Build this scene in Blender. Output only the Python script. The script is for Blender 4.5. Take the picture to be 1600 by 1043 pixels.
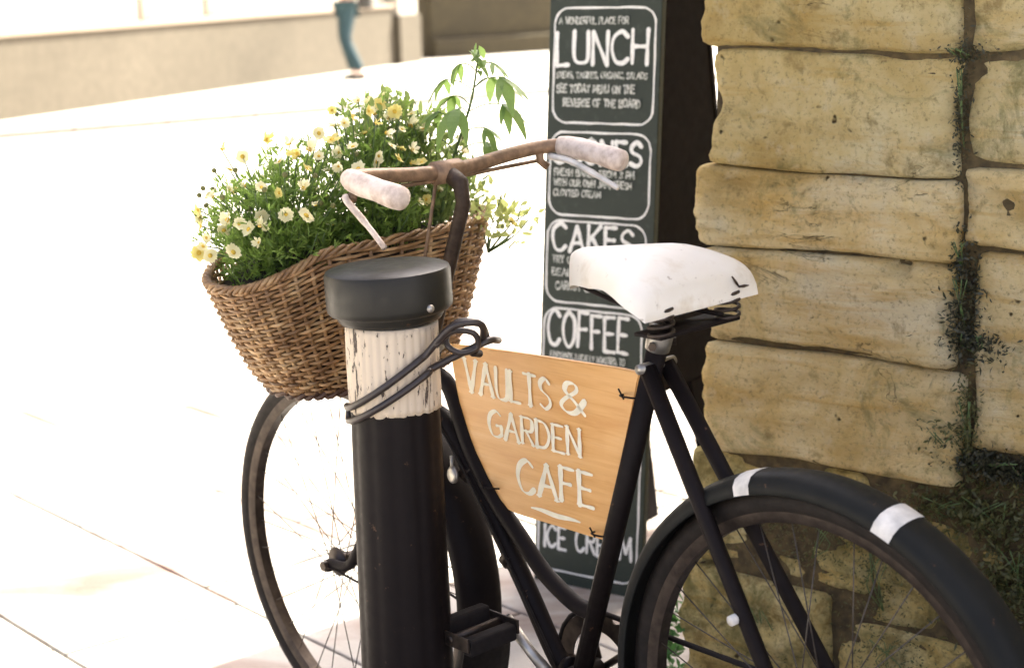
import bpy, bmesh, math, random
from mathutils import Vector, Matrix, noise
R_ = math.radians
sc = bpy.context.scene
for o in list(bpy.data.objects): bpy.data.objects.remove(o)
C = sc.collection

# ------------------------------------------------------------------ camera, sky, sun, exposure
cd = bpy.data.cameras.new('camera'); cam = bpy.data.objects.new('camera', cd); C.objects.link(cam)
cam.matrix_world = (Matrix.Translation((0, 0, 1.357)) @ Matrix.Rotation(R_(90-11.878), 4, 'X') @ Matrix.Rotation(R_(-1.5377), 4, 'Z'))
cd.lens = 61.84; cd.sensor_width = 36; cd.sensor_fit = 'HORIZONTAL'; cd.clip_start = .05; cd.clip_end = 600
cd.dof.use_dof = True; cd.dof.focus_distance = 2.62; cd.dof.aperture_fstop = 4.8
sc.camera = cam
SUN_EL, SUN_AZ = R_(50), math.atan2(.66, .75)        # direction towards the sun (from +X, counter-clockwise)
w = bpy.data.worlds.new('World'); sc.world = w; w.use_nodes = True
nt = w.node_tree; bg = nt.nodes['Background']
sky = nt.nodes.new('ShaderNodeTexSky'); sky.sky_type = 'NISHITA'; sky.sun_disc = False
sky.sun_elevation = SUN_EL; sky.sun_rotation = math.pi/2-SUN_AZ
sky.dust_density = 7.0; sky.ozone_density = 0; sky.air_density = .35
nt.links.new(sky.outputs[0], bg.inputs[0]); bg.inputs[1].default_value = .15
sd = bpy.data.lights.new('sun', 'SUN'); sd.energy = 4.6; sd.angle = R_(.5); sd.color = (1, .94, .79)
so = bpy.data.objects.new('sun', sd); C.objects.link(so)
dirv = Vector((math.cos(SUN_AZ)*math.cos(SUN_EL), math.sin(SUN_AZ)*math.cos(SUN_EL), math.sin(SUN_EL)))
so.rotation_euler = dirv.to_track_quat('Z', 'Y').to_euler()
vs = sc.view_settings; vs.view_transform = 'Standard'; vs.look = 'None'; vs.gamma = 1; vs.use_curve_mapping = False
vs.exposure = 2.5

# ------------------------------------------------------------------ helpers
rnd = random.Random(7)
def V(*a): return Vector(a)
class NT:
    def __init__(s, name):
        s.m = bpy.data.materials.new(name); s.m.use_nodes = True; s.t = s.m.node_tree; s.n = s.t.nodes
        s.b = s.n['Principled BSDF']; s.out = s.n['Material Output']; s._co = None
    def node(s, k, **kw):
        x = s.n.new(k)
        for a, b in kw.items(): setattr(x, a, b)
        return x
    def L(s, a, b): s.t.links.new(a, b)
    def co(s, kind='Object'):
        if s._co is None: s._co = s.node('ShaderNodeTexCoord')
        return s._co.outputs[kind]
    def noise(s, scale, detail=4, rough=.55, vec=None, sx=None, dist=0):
        t = s.node('ShaderNodeTexNoise'); t.inputs['Scale'].default_value = scale
        t.inputs['Detail'].default_value = detail; t.inputs['Roughness'].default_value = rough
        t.inputs['Distortion'].default_value = dist
        v = vec or s.co()
        if sx:
            mp = s.node('ShaderNodeMapping'); mp.inputs['Scale'].default_value = sx; s.L(v, mp.inputs['Vector']); v = mp.outputs[0]
        s.L(v, t.inputs['Vector']); return t.outputs['Fac']
    def ramp(s, fac, stops, interp='LINEAR'):
        r = s.node('ShaderNodeValToRGB'); r.color_ramp.interpolation = interp
        el = r.color_ramp.elements
        while len(el) < len(stops): el.new(.5)
        for e, (p, c) in zip(el, stops):
            e.position = p; e.color = (*c, 1) if len(c) == 3 else c
        s.L(fac, r.inputs[0]); return r.outputs[0]
    def mix(s, fac, a, b, blend='MIX'):
        x = s.node('ShaderNodeMix', data_type='RGBA', blend_type=blend)
        for v, i in ((fac, 0), (a, 6), (b, 7)):
            if isinstance(v, (int, float)): x.inputs[i].default_value = v
            elif isinstance(v, tuple): x.inputs[i].default_value = (*v, 1)
            else: s.L(v, x.inputs[i])
        return x.outputs[2]
    def col(s, c):
        if isinstance(c, tuple): s.b.inputs['Base Color'].default_value = (*c, 1)
        else: s.L(c, s.b.inputs['Base Color'])
    def bump(s, h, strength=.3, dist=.01):
        b = s.node('ShaderNodeBump'); b.inputs['Strength'].default_value = strength; b.inputs['Distance'].default_value = dist
        s.L(h, b.inputs['Height']); s.L(b.outputs[0], s.b.inputs['Normal']); return b
    def set(s, **k):
        for a, b in k.items(): s.b.inputs[a.replace('_', ' ')].default_value = b
        return s
g3 = lambda v: (v, v, v)

def plain(name, c, rough=.6, var=.25, scale=30, metal=0, bump=0, spec=.5):
    n = NT(name); d = tuple(x*(1-var) for x in c); l = tuple(min(1, x*(1+var*.6)) for x in c)
    f = n.noise(scale, 5); n.col(n.ramp(f, [(.3, d), (.7, l)]))
    n.set(Roughness=rough, Metallic=metal, Specular_IOR_Level=spec)
    r = n.node('ShaderNodeMapRange'); r.inputs[3].default_value = max(.05, rough-.12); r.inputs[4].default_value = min(1, rough+.15)
    n.L(n.noise(scale*2.3, 3), r.inputs[0]); n.L(r.outputs[0], n.b.inputs['Roughness'])
    if bump: n.bump(n.noise(scale*3, 5), bump, .004)
    return n.m

def obj(name, bm, m=None, parent=None, smooth=True, loc=None):
    me = bpy.data.meshes.new(name); bm.normal_update(); bm.to_mesh(me); bm.free()
    o = bpy.data.objects.new(name, me); C.objects.link(o)
    if m: me.materials.append(m)
    if smooth:
        me.polygons.foreach_set('use_smooth', [True]*len(me.polygons))
    if parent: o.parent = parent
    if loc: o.location = loc
    return o
def link(name, me, parent=None, mw=None):
    o = bpy.data.objects.new(name, me); C.objects.link(o)
    if parent: o.parent = parent
    if mw is not None: o.matrix_basis = mw
    return o
def empty(name, loc=(0, 0, 0), parent=None):
    o = bpy.data.objects.new(name, None); C.objects.link(o); o.location = loc; o.empty_display_size = .1
    if parent: o.parent = parent
    return o
def tag(o, label, cat, group=None, kind=None):
    o['label'] = label; o['category'] = cat
    if group: o['group'] = group
    if kind: o['kind'] = kind
    return o
def sharp(o, ang=40):
    try: o.data.set_sharp_from_angle(angle=R_(ang))
    except Exception: pass
    return o

def catmull(pts, n=8, closed=False):
    pts = [Vector(p) for p in pts]; out = []; N = len(pts)
    rng = range(N) if closed else range(N-1)
    for i in rng:
        p1, p2 = pts[i], pts[(i+1) % N]
        p0 = pts[i-1] if (closed or i > 0) else p1*2-p2
        p3 = pts[(i+2) % N] if (closed or i+2 < N) else p2*2-p1
        for k in range(n):
            t = k/n
            out.append(.5*((2*p1)+(p2-p0)*t+(2*p0-5*p1+4*p2-p3)*t*t+(3*p1-p0-3*p2+p3)*t**3))
    if not closed: out.append(pts[-1])
    return out
def tube(bm, pts, rad, sides=10, closed=False, cap=True, flat=None):
    pts = [Vector(p) for p in pts]; N = len(pts)
    rr = rad if isinstance(rad, (list, tuple)) else [rad]*N
    rings = []; up = None
    for i, p in enumerate(pts):
        a = pts[i-1] if (i > 0 or closed) else p; b = pts[(i+1) % N] if (i < N-1 or closed) else p
        t = (b-a).normalized()
        if up is None:
            up = t.cross(V(0, 0, 1)); up = up.normalized() if up.length > 1e-3 else V(1, 0, 0)
        else:
            up = (up-t*up.dot(t)).normalized()
        v = t.cross(up)
        rings.append([bm.verts.new(p+(up*math.cos(2*math.pi*k/sides)+v*math.sin(2*math.pi*k/sides))*rr[i]) for k in range(sides)])
    M = N if closed else N-1
    for i in range(M):
        a, b = rings[i], rings[(i+1) % N]
        for k in range(sides): bm.faces.new((a[k], a[(k+1) % sides], b[(k+1) % sides], b[k]))
    if cap and not closed:
        bm.faces.new(rings[0][::-1]); bm.faces.new(rings[-1])
    return bm
def T(pts, rad, sides=10, closed=False): return tube(bmesh.new(), pts, rad, sides, closed)
def lathe(bm, prof, seg=40, mw=None, wob=None):
    """prof: (r, z) list, revolve round Z"""
    rings = []
    for r, z in prof:
        if r < 1e-5: rings.append([bm.verts.new((0, 0, z))]); continue
        ring = []
        for k in range(seg):
            a = 2*math.pi*k/seg; rr = r if not wob else r+wob(a, r, z)
            ring.append(bm.verts.new((rr*math.cos(a), rr*math.sin(a), z)))
        rings.append(ring)
    for a, b in zip(rings, rings[1:]):
        for k in range(seg):
            q = (k+1) % seg
            if len(a) == 1 and len(b) == 1: continue
            if len(a) == 1: bm.faces.new((a[0], b[q], b[k]))
            elif len(b) == 1: bm.faces.new((a[k], a[q], b[0]))
            else: bm.faces.new((a[k], a[q], b[q], b[k]))
    if mw is not None: bmesh.ops.transform(bm, matrix=mw, verts=bm.verts)
    return bm
def box(bm, cx, cy, cz, sx, sy, sz, bev=0, mw=None):
    r = bmesh.ops.create_cube(bm, size=1)
    bmesh.ops.transform(bm, matrix=Matrix.Translation((cx, cy, cz)) @ Matrix.Diagonal((sx, sy, sz, 1)), verts=r['verts'])
    if bev:
        es = list({e for v in r['verts'] for e in v.link_edges})
        bmesh.ops.bevel(bm, geom=es, offset=bev, segments=2, affect='EDGES', profile=.5)
    if mw is not None: bmesh.ops.transform(bm, matrix=mw, verts=bm.verts)
    return bm
def axis_mw(o, d):
    return Matrix.Translation(o) @ Vector(d).to_track_quat('Z', 'Y').to_matrix().to_4x4()
def fb(p, oct=4): return noise.fractal(Vector(p), .9, 2.1, oct)

# ------------------------------------------------------------------ materials
def mat_paint(name, c, rough=.4, chips=.0):
    n = NT(name); f = n.noise(9, 6, .65); f2 = n.noise(70, 4)
    base = n.mix(f, tuple(x*.75 for x in c), tuple(x*1.35+.004 for x in c))
    rust = n.ramp(n.noise(38, 6, .7), [(.66-chips, (0, 0, 0)), (.70-chips, (1, 1, 1))])
    n.col(n.mix(rust, base, (.09, .05, .028)))
    r = n.node('ShaderNodeMapRange'); r.inputs[3].default_value = rough-.12; r.inputs[4].default_value = rough+.25
    n.L(f2, r.inputs[0]); n.L(r.outputs[0], n.b.inputs['Roughness'])
    n.set(Specular_IOR_Level=.12); n.bump(f2, .12, .002); return n.m
M_black = mat_paint('black_enamel', (.008, .0052, .0048), .5)
M_fender = mat_paint('dark_green_enamel', (.011, .0115, .010), .45)
M_rubber = plain('rubber', (.012, .009, .008), .75, .3, 60, spec=.25)
M_tyre = plain('tyre_rubber', (.016, .012, .009), .7, .4, 40, bump=.2, spec=.25)
M_steel = plain('dull_steel', (.42, .40, .36), .42, .35, 40, metal=.9)
M_rim = plain('rusty_rim_steel', (.06, .046, .036), .45, .5, 50, metal=.7)
M_rust = plain('rusty_bar', (.24, .15, .085), .5, .45, 60, metal=.25, bump=.2)
M_stemd = plain('dark_corroded_steel', (.05, .032, .02), .55, .5, 60, metal=.2, bump=.2, spec=.3)
M_spoke = plain('tarnished_spoke', (.10, .085, .07), .5, .4, 60, metal=.6)
M_white = plain('white_stripe_paint', (.72, .69, .62), .55, .3, 38)
M_cable = plain('cable_sleeve', (.035, .026, .022), .35, .3, 60)
def mat_saddle():
    n = NT('white_saddle_vinyl'); f = n.noise(7, 5); c = n.mix(f, (.68, .62, .50), (.84, .81, .73))
    dirt = n.ramp(n.noise(55, 6, .7), [(.62, (0, 0, 0)), (.70, (.8, .8, .8))]); sm = n.ramp(n.noise(13, 5, .65), [(.52, (0, 0, 0)), (.72, (.6, .6, .6))])
    n.col(n.mix(dirt, n.mix(sm, c, (.50, .40, .25)), (.22, .16, .09))); n.set(Roughness=.5); n.bump(n.noise(160, 3), .08, .002); return n.m
M_saddle = mat_saddle()
def mat_grip():
    n = NT('pink_grip_tape'); f = n.noise(45, 6, .65); n.col(n.ramp(f, [(.3, (.38, .29, .23)), (.55, (.64, .54, .46)), (.75, (.74, .66, .58))]))
    n.set(Roughness=.65); n.bump(n.noise(120, 5), .35, .003); return n.m
M_grip = mat_grip()
def mat_wicker():
    n = NT('wicker_willow'); oi = n.node('ShaderNodeObjectInfo')
    f = n.noise(26, 5, .6); c = n.ramp(f, [(.28, (.12, .058, .022)), (.5, (.32, .185, .08)), (.72, (.56, .39, .20))])
    hsv = n.node('ShaderNodeHueSaturation'); mr = n.node('ShaderNodeMapRange'); mr.inputs[3].default_value = .6; mr.inputs[4].default_value = 1.35
    n.L(oi.outputs['Random'], mr.inputs[0]); n.L(mr.outputs[0], hsv.inputs['Value']); n.L(c, hsv.inputs['Color']); n.col(hsv.outputs[0])
    n.set(Roughness=.5); n.bump(n.noise(200, 3), .3, .002); return n.m
M_wicker = mat_wicker()
M_wicker_d = plain('dark_wicker', (.09, .045, .025), .55, .45, 50, bump=.2)
M_wicker_r = plain('rim_wicker', (.20, .105, .05), .55, .5, 50, bump=.2)
M_soil = plain('soil', (.03, .022, .016), .95, .5, 60, bump=.6)
def mat_leaf(name, dark, light, trans=.45, rough=.5):
    n = NT(name); oi = n.node('ShaderNodeObjectInfo'); f = n.noise(22, 3)
    c = n.mix(f, dark, light)
    n.col(c); n.set(Roughness=rough)
    tr = n.node('ShaderNodeBsdfTranslucent'); ms = n.node('ShaderNodeMixShader'); ms.inputs[0].default_value = trans
    bc = n.mix(.5, c, tuple(min(1, x*1.7) for x in light)); n.L(bc, tr.inputs[0])
    n.L(n.b.outputs[0], ms.inputs[1]); n.L(tr.outputs[0], ms.inputs[2]); n.L(ms.outputs[0], n.out.inputs[0]); return n.m
M_leaf = mat_leaf('marguerite_leaf', (.085, .15, .028), (.20, .30, .065), .55)
M_leafp = mat_leaf('pale_leaf', (.10, .16, .045), (.24, .31, .10), .5)
M_leaft = mat_leaf('tall_stem_leaf', (.12, .20, .055), (.24, .36, .10), .5)
M_lime = mat_leaf('lime_leaf', (.28, .34, .09), (.50, .54, .22), .5)
M_petal = mat_leaf('cream_petal', (.74, .68, .34), (.88, .84, .56), .4)
M_petal2 = mat_leaf('yellow_petal', (.68, .56, .14), (.84, .74, .30), .4)
M_fcore = plain('flower_core', (.62, .42, .05), .8, .3, 200)
M_bud = plain('flower_bud', (.16, .16, .05), .8, .4, 100)
M_stem = plain('green_stem', (.10, .16, .05), .6, .3, 60)
M_moss = mat_leaf('wall_weed_leaf', (.045, .052, .016), (.13, .13, .045), .3)
M_mossd = mat_leaf('dark_weed_leaf', (.022, .024, .012), (.055, .055, .025), .2)
M_mossb = mat_leaf('base_weed_leaf', (.03, .09, .02), (.08, .2, .05), .35)
def mat_stone(name, tint=(1, 1, 1), moss=.0, dirt=0.0):
    n = NT(name); co = n.node('ShaderNodeNewGeometry').outputs['Position']; oi = n.node('ShaderNodeObjectInfo')
    big = n.noise(3.6, 6, .62, co, dist=.5); mid = n.noise(19, 7, .68, co, dist=.3); fine = n.noise(120, 5, .75, co)
    strat = n.noise(5, 6, .62, co, sx=(1, 1, 6.5), dist=.7)
    t = lambda c: tuple(a*b for a, b in zip(c, tint))
    c = n.ramp(big, [(.33, t((.52, .36, .125))), (.43, t((.68, .51, .215))), (.54, t((.78, .635, .33))), (.66, t((.82, .72, .46)))])
    c = n.mix(n.ramp(strat, [(.50, g3(0)), (.70, g3(.65))]), c, t((.62, .385, .10)))
    c = n.mix(n.ramp(mid, [(.31+dirt, g3(.7)), (.43+dirt, g3(0))]), c, t((.30, .20, .07)))
    c = n.mix(n.ramp(mid, [(.56, g3(0)), (.72, g3(.5))]), c, t((.78, .69, .48)))
    c = n.mix(n.ramp(fine, [(.33+dirt*.5, g3(.65)), (.46+dirt*.5, g3(0))]), c, t((.26, .185, .075)))
    an = n.noise(5.2, 8, .72, co, dist=.9)
    c = n.mix(n.ramp(an, [(.58-moss, g3(0)), (.70-moss, g3(.8))]), c, (.19, .18, .065))
    c = n.mix(n.ramp(n.noise(9, 7, .75, co, dist=.6), [(.65-moss*.8, g3(0)), (.75-moss*.8, g3(.7))]), c, (.11, .10, .04))
    pit = n.ramp(n.noise(34, 2, .5, co), [(.24, g3(1)), (.29, g3(0))])
    # thin bedding cracks
    ln = n.noise(3.3, 5, .6, co, sx=(1, 1, 3.4), dist=.8); sb = n.node('ShaderNodeMath', operation='SUBTRACT'); n.L(ln, sb.inputs[0]); sb.inputs[1].default_value = .5
    ab = n.node('ShaderNodeMath', operation='ABSOLUTE'); n.L(sb.outputs[0], ab.inputs[0])
    ck = n.ramp(ab.outputs[0], [(.0, g3(.9)), (.006, g3(0))]); mk = n.ramp(n.noise(4.5, 3, .5, co), [(.57, g3(0)), (.64, g3(1))])
    cm = n.node('ShaderNodeMath', operation='MULTIPLY'); n.L(ck, cm.inputs[0]); n.L(mk, cm.inputs[1])
    mx = n.node('ShaderNodeMath', operation='MAXIMUM'); n.L(pit, mx.inputs[0]); n.L(cm.outputs[0], mx.inputs[1])
    c = n.mix(mx.outputs[0], c, (.07, .05, .02))
    hs = n.node('ShaderNodeHueSaturation'); mr = n.node('ShaderNodeMapRange'); mr.inputs[3].default_value = .88; mr.inputs[4].default_value = 1.1
    n.L(oi.outputs['Random'], mr.inputs[0]); n.L(mr.outputs[0], hs.inputs['Value']); n.L(c, hs.inputs['Color'])
    n.col(hs.outputs[0]); n.set(Roughness=.92, Specular_IOR_Level=.2)
    add = n.node('ShaderNodeMath', operation='ADD'); n.L(mid, add.inputs[0]); n.L(fine, add.inputs[1])
    ad2 = n.node('ShaderNodeMath', operation='ADD'); n.L(add.outputs[0], ad2.inputs[0]); n.L(strat, ad2.inputs[1])
    sub = n.node('ShaderNodeMath', operation='SUBTRACT'); n.L(ad2.outputs[0], sub.inputs[0]); n.L(mx.outputs[0], sub.inputs[1])
    n.bump(sub.outputs[0], .9, .018); return n.m
M_stone = mat_stone('honey_stone'); M_stone_g = mat_stone('algae_stone', (.92, .95, .94), .045, .01); M_stone_m = mat_stone('mossy_stone', (.86, .86, .70), .10, .07)
M_mortar = plain('dark_mortar', (.09, .065, .027), .95, .65, 45, bump=.8)
def mat_slab():
    n = NT('paving_stone'); oi = n.node('ShaderNodeObjectInfo'); co = n.node('ShaderNodeNewGeometry').outputs['Position']
    f = n.noise(2.2, 6, .6, co); f2 = n.noise(90, 5, .7, co)
    c = n.ramp(f, [(.3, (.29, .275, .25)), (.7, (.36, .345, .315))])
    c = n.mix(n.ramp(f2, [(.35, g3(.35)), (.55, g3(0))]), c, (.27, .25, .22))
    st = n.ramp(n.noise(1.9, 5, .55, co, sx=(.6, 2.6, 1), dist=.6), [(.48, g3(0)), (.62, g3(.7))])
    c = n.mix(st, c, (.15, .095, .072))
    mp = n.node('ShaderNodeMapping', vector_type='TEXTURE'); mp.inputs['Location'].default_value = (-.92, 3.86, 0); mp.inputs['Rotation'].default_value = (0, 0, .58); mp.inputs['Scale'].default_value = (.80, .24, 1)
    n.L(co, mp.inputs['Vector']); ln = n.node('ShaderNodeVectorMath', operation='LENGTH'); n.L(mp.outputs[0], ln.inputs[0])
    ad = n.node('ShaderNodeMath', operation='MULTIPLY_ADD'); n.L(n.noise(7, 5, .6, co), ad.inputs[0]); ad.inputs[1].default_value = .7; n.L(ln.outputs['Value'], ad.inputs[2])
    rs = n.ramp(ad.outputs[0], [(.50, g3(.8)), (1.0, g3(0))])          # dark red-brown ellipse across the slabs, its edge broken by noise
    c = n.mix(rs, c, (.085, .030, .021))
    hs = n.node('ShaderNodeHueSaturation'); mr = n.node('ShaderNodeMapRange'); mr.inputs[3].default_value = .88; mr.inputs[4].default_value = 1.08
    n.L(oi.outputs['Random'], mr.inputs[0]); n.L(mr.outputs[0], hs.inputs['Value']); n.L(c, hs.inputs['Color']); n.col(hs.outputs[0])
    n.set(Roughness=.85); n.bump(f2, .25, .004); return n.m
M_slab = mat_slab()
M_joint = plain('paving_joint', (.06, .042, .03), .95, .4, 50)
M_road = plain('pale_road', (.44, .42, .38), .9, .12, 6)
M_kerb = plain('kerb_stone', (.26, .24, .21), .85, .15, 8)
def mat_wallfar(name, a, b, sc_=1.2):
    n = NT(name); f = n.noise(sc_, 6, .6); f2 = n.noise(9, 5, .65); n.col(n.mix(f2, n.mix(f, a, b), tuple(x*.8 for x in a))); n.set(Roughness=.9); n.bump(f2, .2, .02); return n.m
M_farwall = mat_wallfar('cream_render', (.36, .33, .28), (.44, .41, .36))
M_plinth = mat_wallfar('tan_plinth_stone', (.055, .045, .028), (.15, .128, .092), .7)
M_trim = mat_wallfar('pale_pink_trim', (.25, .20, .15), (.32, .26, .20))
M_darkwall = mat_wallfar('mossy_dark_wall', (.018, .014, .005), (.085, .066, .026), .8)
def mat_slate():
    n = NT('green_black_slate'); f = n.noise(5, 6, .65); f2 = n.noise(40, 5, .7)
    c = n.mix(f, (.014, .021, .014), (.026, .037, .026)); c = n.mix(n.ramp(f2, [(.55, g3(0)), (.75, g3(.35))]), c, (.08, .09, .075))
    n.col(c); n.set(Roughness=.6, Specular_IOR_Level=.35); return n.m
M_slate = mat_slate()
M_signside = plain('dark_brown_timber', (.0045, .0024, .0024), .7, .4, 20, spec=.06)
def mat_chalk():
    n = NT('white_chalk_paint'); f = n.noise(260, 4, .7); n.col(n.ramp(f, [(.3, (.52, .53, .48)), (.55, (.80, .80, .76))])); n.set(Roughness=.9); return n.m
M_chalk = mat_chalk()
def mat_chalk_dim():
    n = NT('smudged_chalk'); f = n.noise(180, 4, .7); n.col(n.ramp(f, [(.38, (.16, .18, .15)), (.62, (.66, .66, .60))])); n.set(Roughness=.9); return n.m
M_chalkd = mat_chalk_dim()
def mat_wood():
    n = NT('orange_varnished_wood'); f = n.noise(5, 6, .6, sx=(1, 1, 9), dist=.4); g = n.noise(26, 5, .6, sx=(.5, 1, 14))
    c = n.ramp(f, [(.3, (.64, .31, .085)), (.55, (.74, .41, .14)), (.8, (.80, .50, .22))])
    c = n.mix(n.ramp(g, [(.5, g3(0)), (.75, g3(.35))]), c, (.52, .22, .045)); n.col(c); n.set(Roughness=.42); n.bump(g, .08, .002); return n.m
M_wood = mat_wood()
M_cream = plain('cream_letter_paint', (.90, .84, .64), .6, .1, 60)
def mat_peel():
    n = NT('peeling_cream_paint'); s1 = n.noise(48, 6, .7, sx=(1, 1, .16)); s2 = n.noise(120, 5, .7, sx=(1, 1, .3)); s3 = n.noise(4, 3)
    c = n.mix(s3, (.58, .47, .33), (.70, .60, .46))
    m1 = n.ramp(s1, [(.375, g3(1)), (.395, g3(0))]); m2 = n.ramp(s2, [(.375, g3(1)), (.395, g3(0))])
    mx = n.node('ShaderNodeMath', operation='MAXIMUM'); n.L(m1, mx.inputs[0]); n.L(m2, mx.inputs[1])
    n.col(n.mix(mx.outputs[0], c, (.075, .055, .04))); n.set(Roughness=.7)
    iv = n.node('ShaderNodeMath', operation='SUBTRACT'); iv.inputs[0].default_value = 1; n.L(mx.outputs[0], iv.inputs[1])
    n.bump(iv.outputs[0], .6, .003); return n.m
M_peel = mat_peel()
M_bollard = mat_paint('bollard_black_paint', (.007, .0045, .0042), .42)
M_cap = mat_paint('bollard_cap_paint', (.014, .013, .0095), .36)
M_cap.node_tree.nodes['Principled BSDF'].inputs['Specular IOR Level'].default_value = .3
M_jeans = plain('teal_denim', (.018, .045, .055), .9, .3, 30)
M_jacket = plain('dark_jacket', (.03, .04, .05), .9, .3, 20)
M_skin = plain('skin', (.55, .34, .25), .6, .1, 20)
M_hair = plain('hair', (.04, .025, .015), .7, .3, 40)
M_shoe = plain('shoe_leather', (.03, .028, .025), .6, .3, 40)
M_glass = plain('window_glass', (.05, .06, .07), .12, .2, 3)

# ------------------------------------------------------------------ ground
E1 = V(.64, -.768, 0); E2 = V(.768, .64, 0)     # paving directions
bm = bmesh.new(); bmesh.ops.create_grid(bm, x_segments=1, y_segments=1, size=300)
ground = obj('ground', bm, M_road, smooth=False, loc=(0, 0, -.034)); ground['kind'] = 'structure'
pav = empty('pavement'); pav['kind'] = 'structure'
bm = bmesh.new()
def quad(bm, a, b, c, d): return bm.faces.new([bm.verts.new(x) for x in (a, b, c, d)])
u0, u1, v0, v1 = -6.3, 0.3, .22, 4.75
quad(bm, E1*u0+E2*v0, E1*u1+E2*v0, E1*u1+E2*v1, E1*u0+E2*v1)
o = obj('joint_bed', bm, M_joint, pav, False, loc=(0, 0, -.030))
v = 1.867-.414*4; row = 0; slabs = {}
while v < v1-.1:
    h = .414; u = -6.62+rnd.random()*.5
    if row == 4: u = -2.73-.62*6
    while u < u1-.3:
        L = .62 if row == 4 else rnd.choice((.5, .62, .62, .75))
        if u+L > u1: break
        c = E1*(u+L/2)+E2*(v+h/2)
        if L not in slabs:
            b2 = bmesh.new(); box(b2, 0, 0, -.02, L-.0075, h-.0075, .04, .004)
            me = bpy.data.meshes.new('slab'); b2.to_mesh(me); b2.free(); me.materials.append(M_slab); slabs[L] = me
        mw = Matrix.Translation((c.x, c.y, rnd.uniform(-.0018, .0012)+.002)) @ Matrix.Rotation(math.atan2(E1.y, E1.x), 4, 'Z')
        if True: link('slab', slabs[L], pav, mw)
        u += L
    v += h; row += 1
# far kerb and far pavement
KD = V(.80, .60, 0).normalized(); KN = V(-KD.y, KD.x, 0); K0 = V(-3.51, 16.12, 0)
fp = empty('far_pavement'); fp['kind'] = 'structure'
bm = bmesh.new(); a = K0-KD*30+KN*.16; b = K0+KD*60+KN*.16
box(bm, 0, 0, 0, 90, 40, .1, mw=Matrix.Translation(K0+KD*15+KN*20.16+V(0, 0, -.022)) @ Matrix.Rotation(math.atan2(KD.y, KD.x), 4, 'Z'))
obj('paving_sheet', bm, M_road, fp, False)
kb = bmesh.new(); box(kb, 0, 0, -.024, .91, .15, .12, .012); kme = bpy.data.meshes.new('kerb_stone'); kb.to_mesh(kme); kb.free(); kme.materials.append(M_kerb)
for i in range(-6, 34):
    link('kerb_stone', kme, fp, Matrix.Translation(K0+KD*(i*.92)+KN*.078) @ Matrix.Rotation(math.atan2(KD.y, KD.x), 4, 'Z'))

# ------------------------------------------------------------------ far building and dark wall across the street
FD = V(.38, .925, 0).normalized(); FN = V(FD.y, -FD.x, 0)      # along, outwards
F0 = V(-4.76, 16.63, 0)
def fmw(): return Matrix.Translation(F0) @ Matrix(((FD.x, -FN.x, 0, 0), (FD.y, -FN.y, 0, 0), (0, 0, 1, 0), (0, 0, 0, 1)))
fbld = empty('far_building'); fbld.matrix_world = fmw()        # local x along, y into the building
tag(fbld, 'blurred cream rendered building with tan stone plinth across the street', 'building')
def fbox(name, x0, x1, y0, y1, z0, z1, m, parent=fbld, bev=.01):
    b = bmesh.new(); box(b, (x0+x1)/2, (y0+y1)/2, (z0+z1)/2, x1-x0, y1-y0, z1-z0, bev); return obj(name, b, m, parent, False)
fbox('wall', -14, 9.0, .12, 6, .0, 6.5, M_farwall)
fbox('plinth', -14, 8.5, 0, .2, 0, .80, M_plinth)
fbox('plinth_cap', -14.1, 8.56, -.03, .2, .802, .86, M_trim)
fbox('corner_pier', 8.6, 9.2, -.06, .6, .7, 6.5, M_farwall)
fbox('pier_base', 8.57, 9.25, -.09, .65, 0, .697, M_plinth)
for x in (2.6, 3.9):
    fbox('pilaster', x, x+.22, .09, .2, .865, 5.6, M_trim)
for x in (-8, -4.5, -1, 5.2, 7):
    wnd = fbox('window', x, x+1.1, .09, .16, 2.5, 4.3, M_trim)
    fbox('pane', x+.1, x+1.0, .075, .1, 2.6, 4.2, M_glass, wnd)
fbox('cornice', -14.1, 9.3, -.2, .3, 6.505, 6.8, M_trim)
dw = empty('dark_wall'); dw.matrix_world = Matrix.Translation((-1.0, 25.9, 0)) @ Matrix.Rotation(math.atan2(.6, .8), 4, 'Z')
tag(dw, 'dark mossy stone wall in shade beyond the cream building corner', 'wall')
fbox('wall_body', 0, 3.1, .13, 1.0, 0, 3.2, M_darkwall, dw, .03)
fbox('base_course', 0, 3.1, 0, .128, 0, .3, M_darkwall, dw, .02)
fbox('coping', -.02, 3.14, .08, 1.1, 3.203, 3.4, M_trim, dw, .02)

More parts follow.
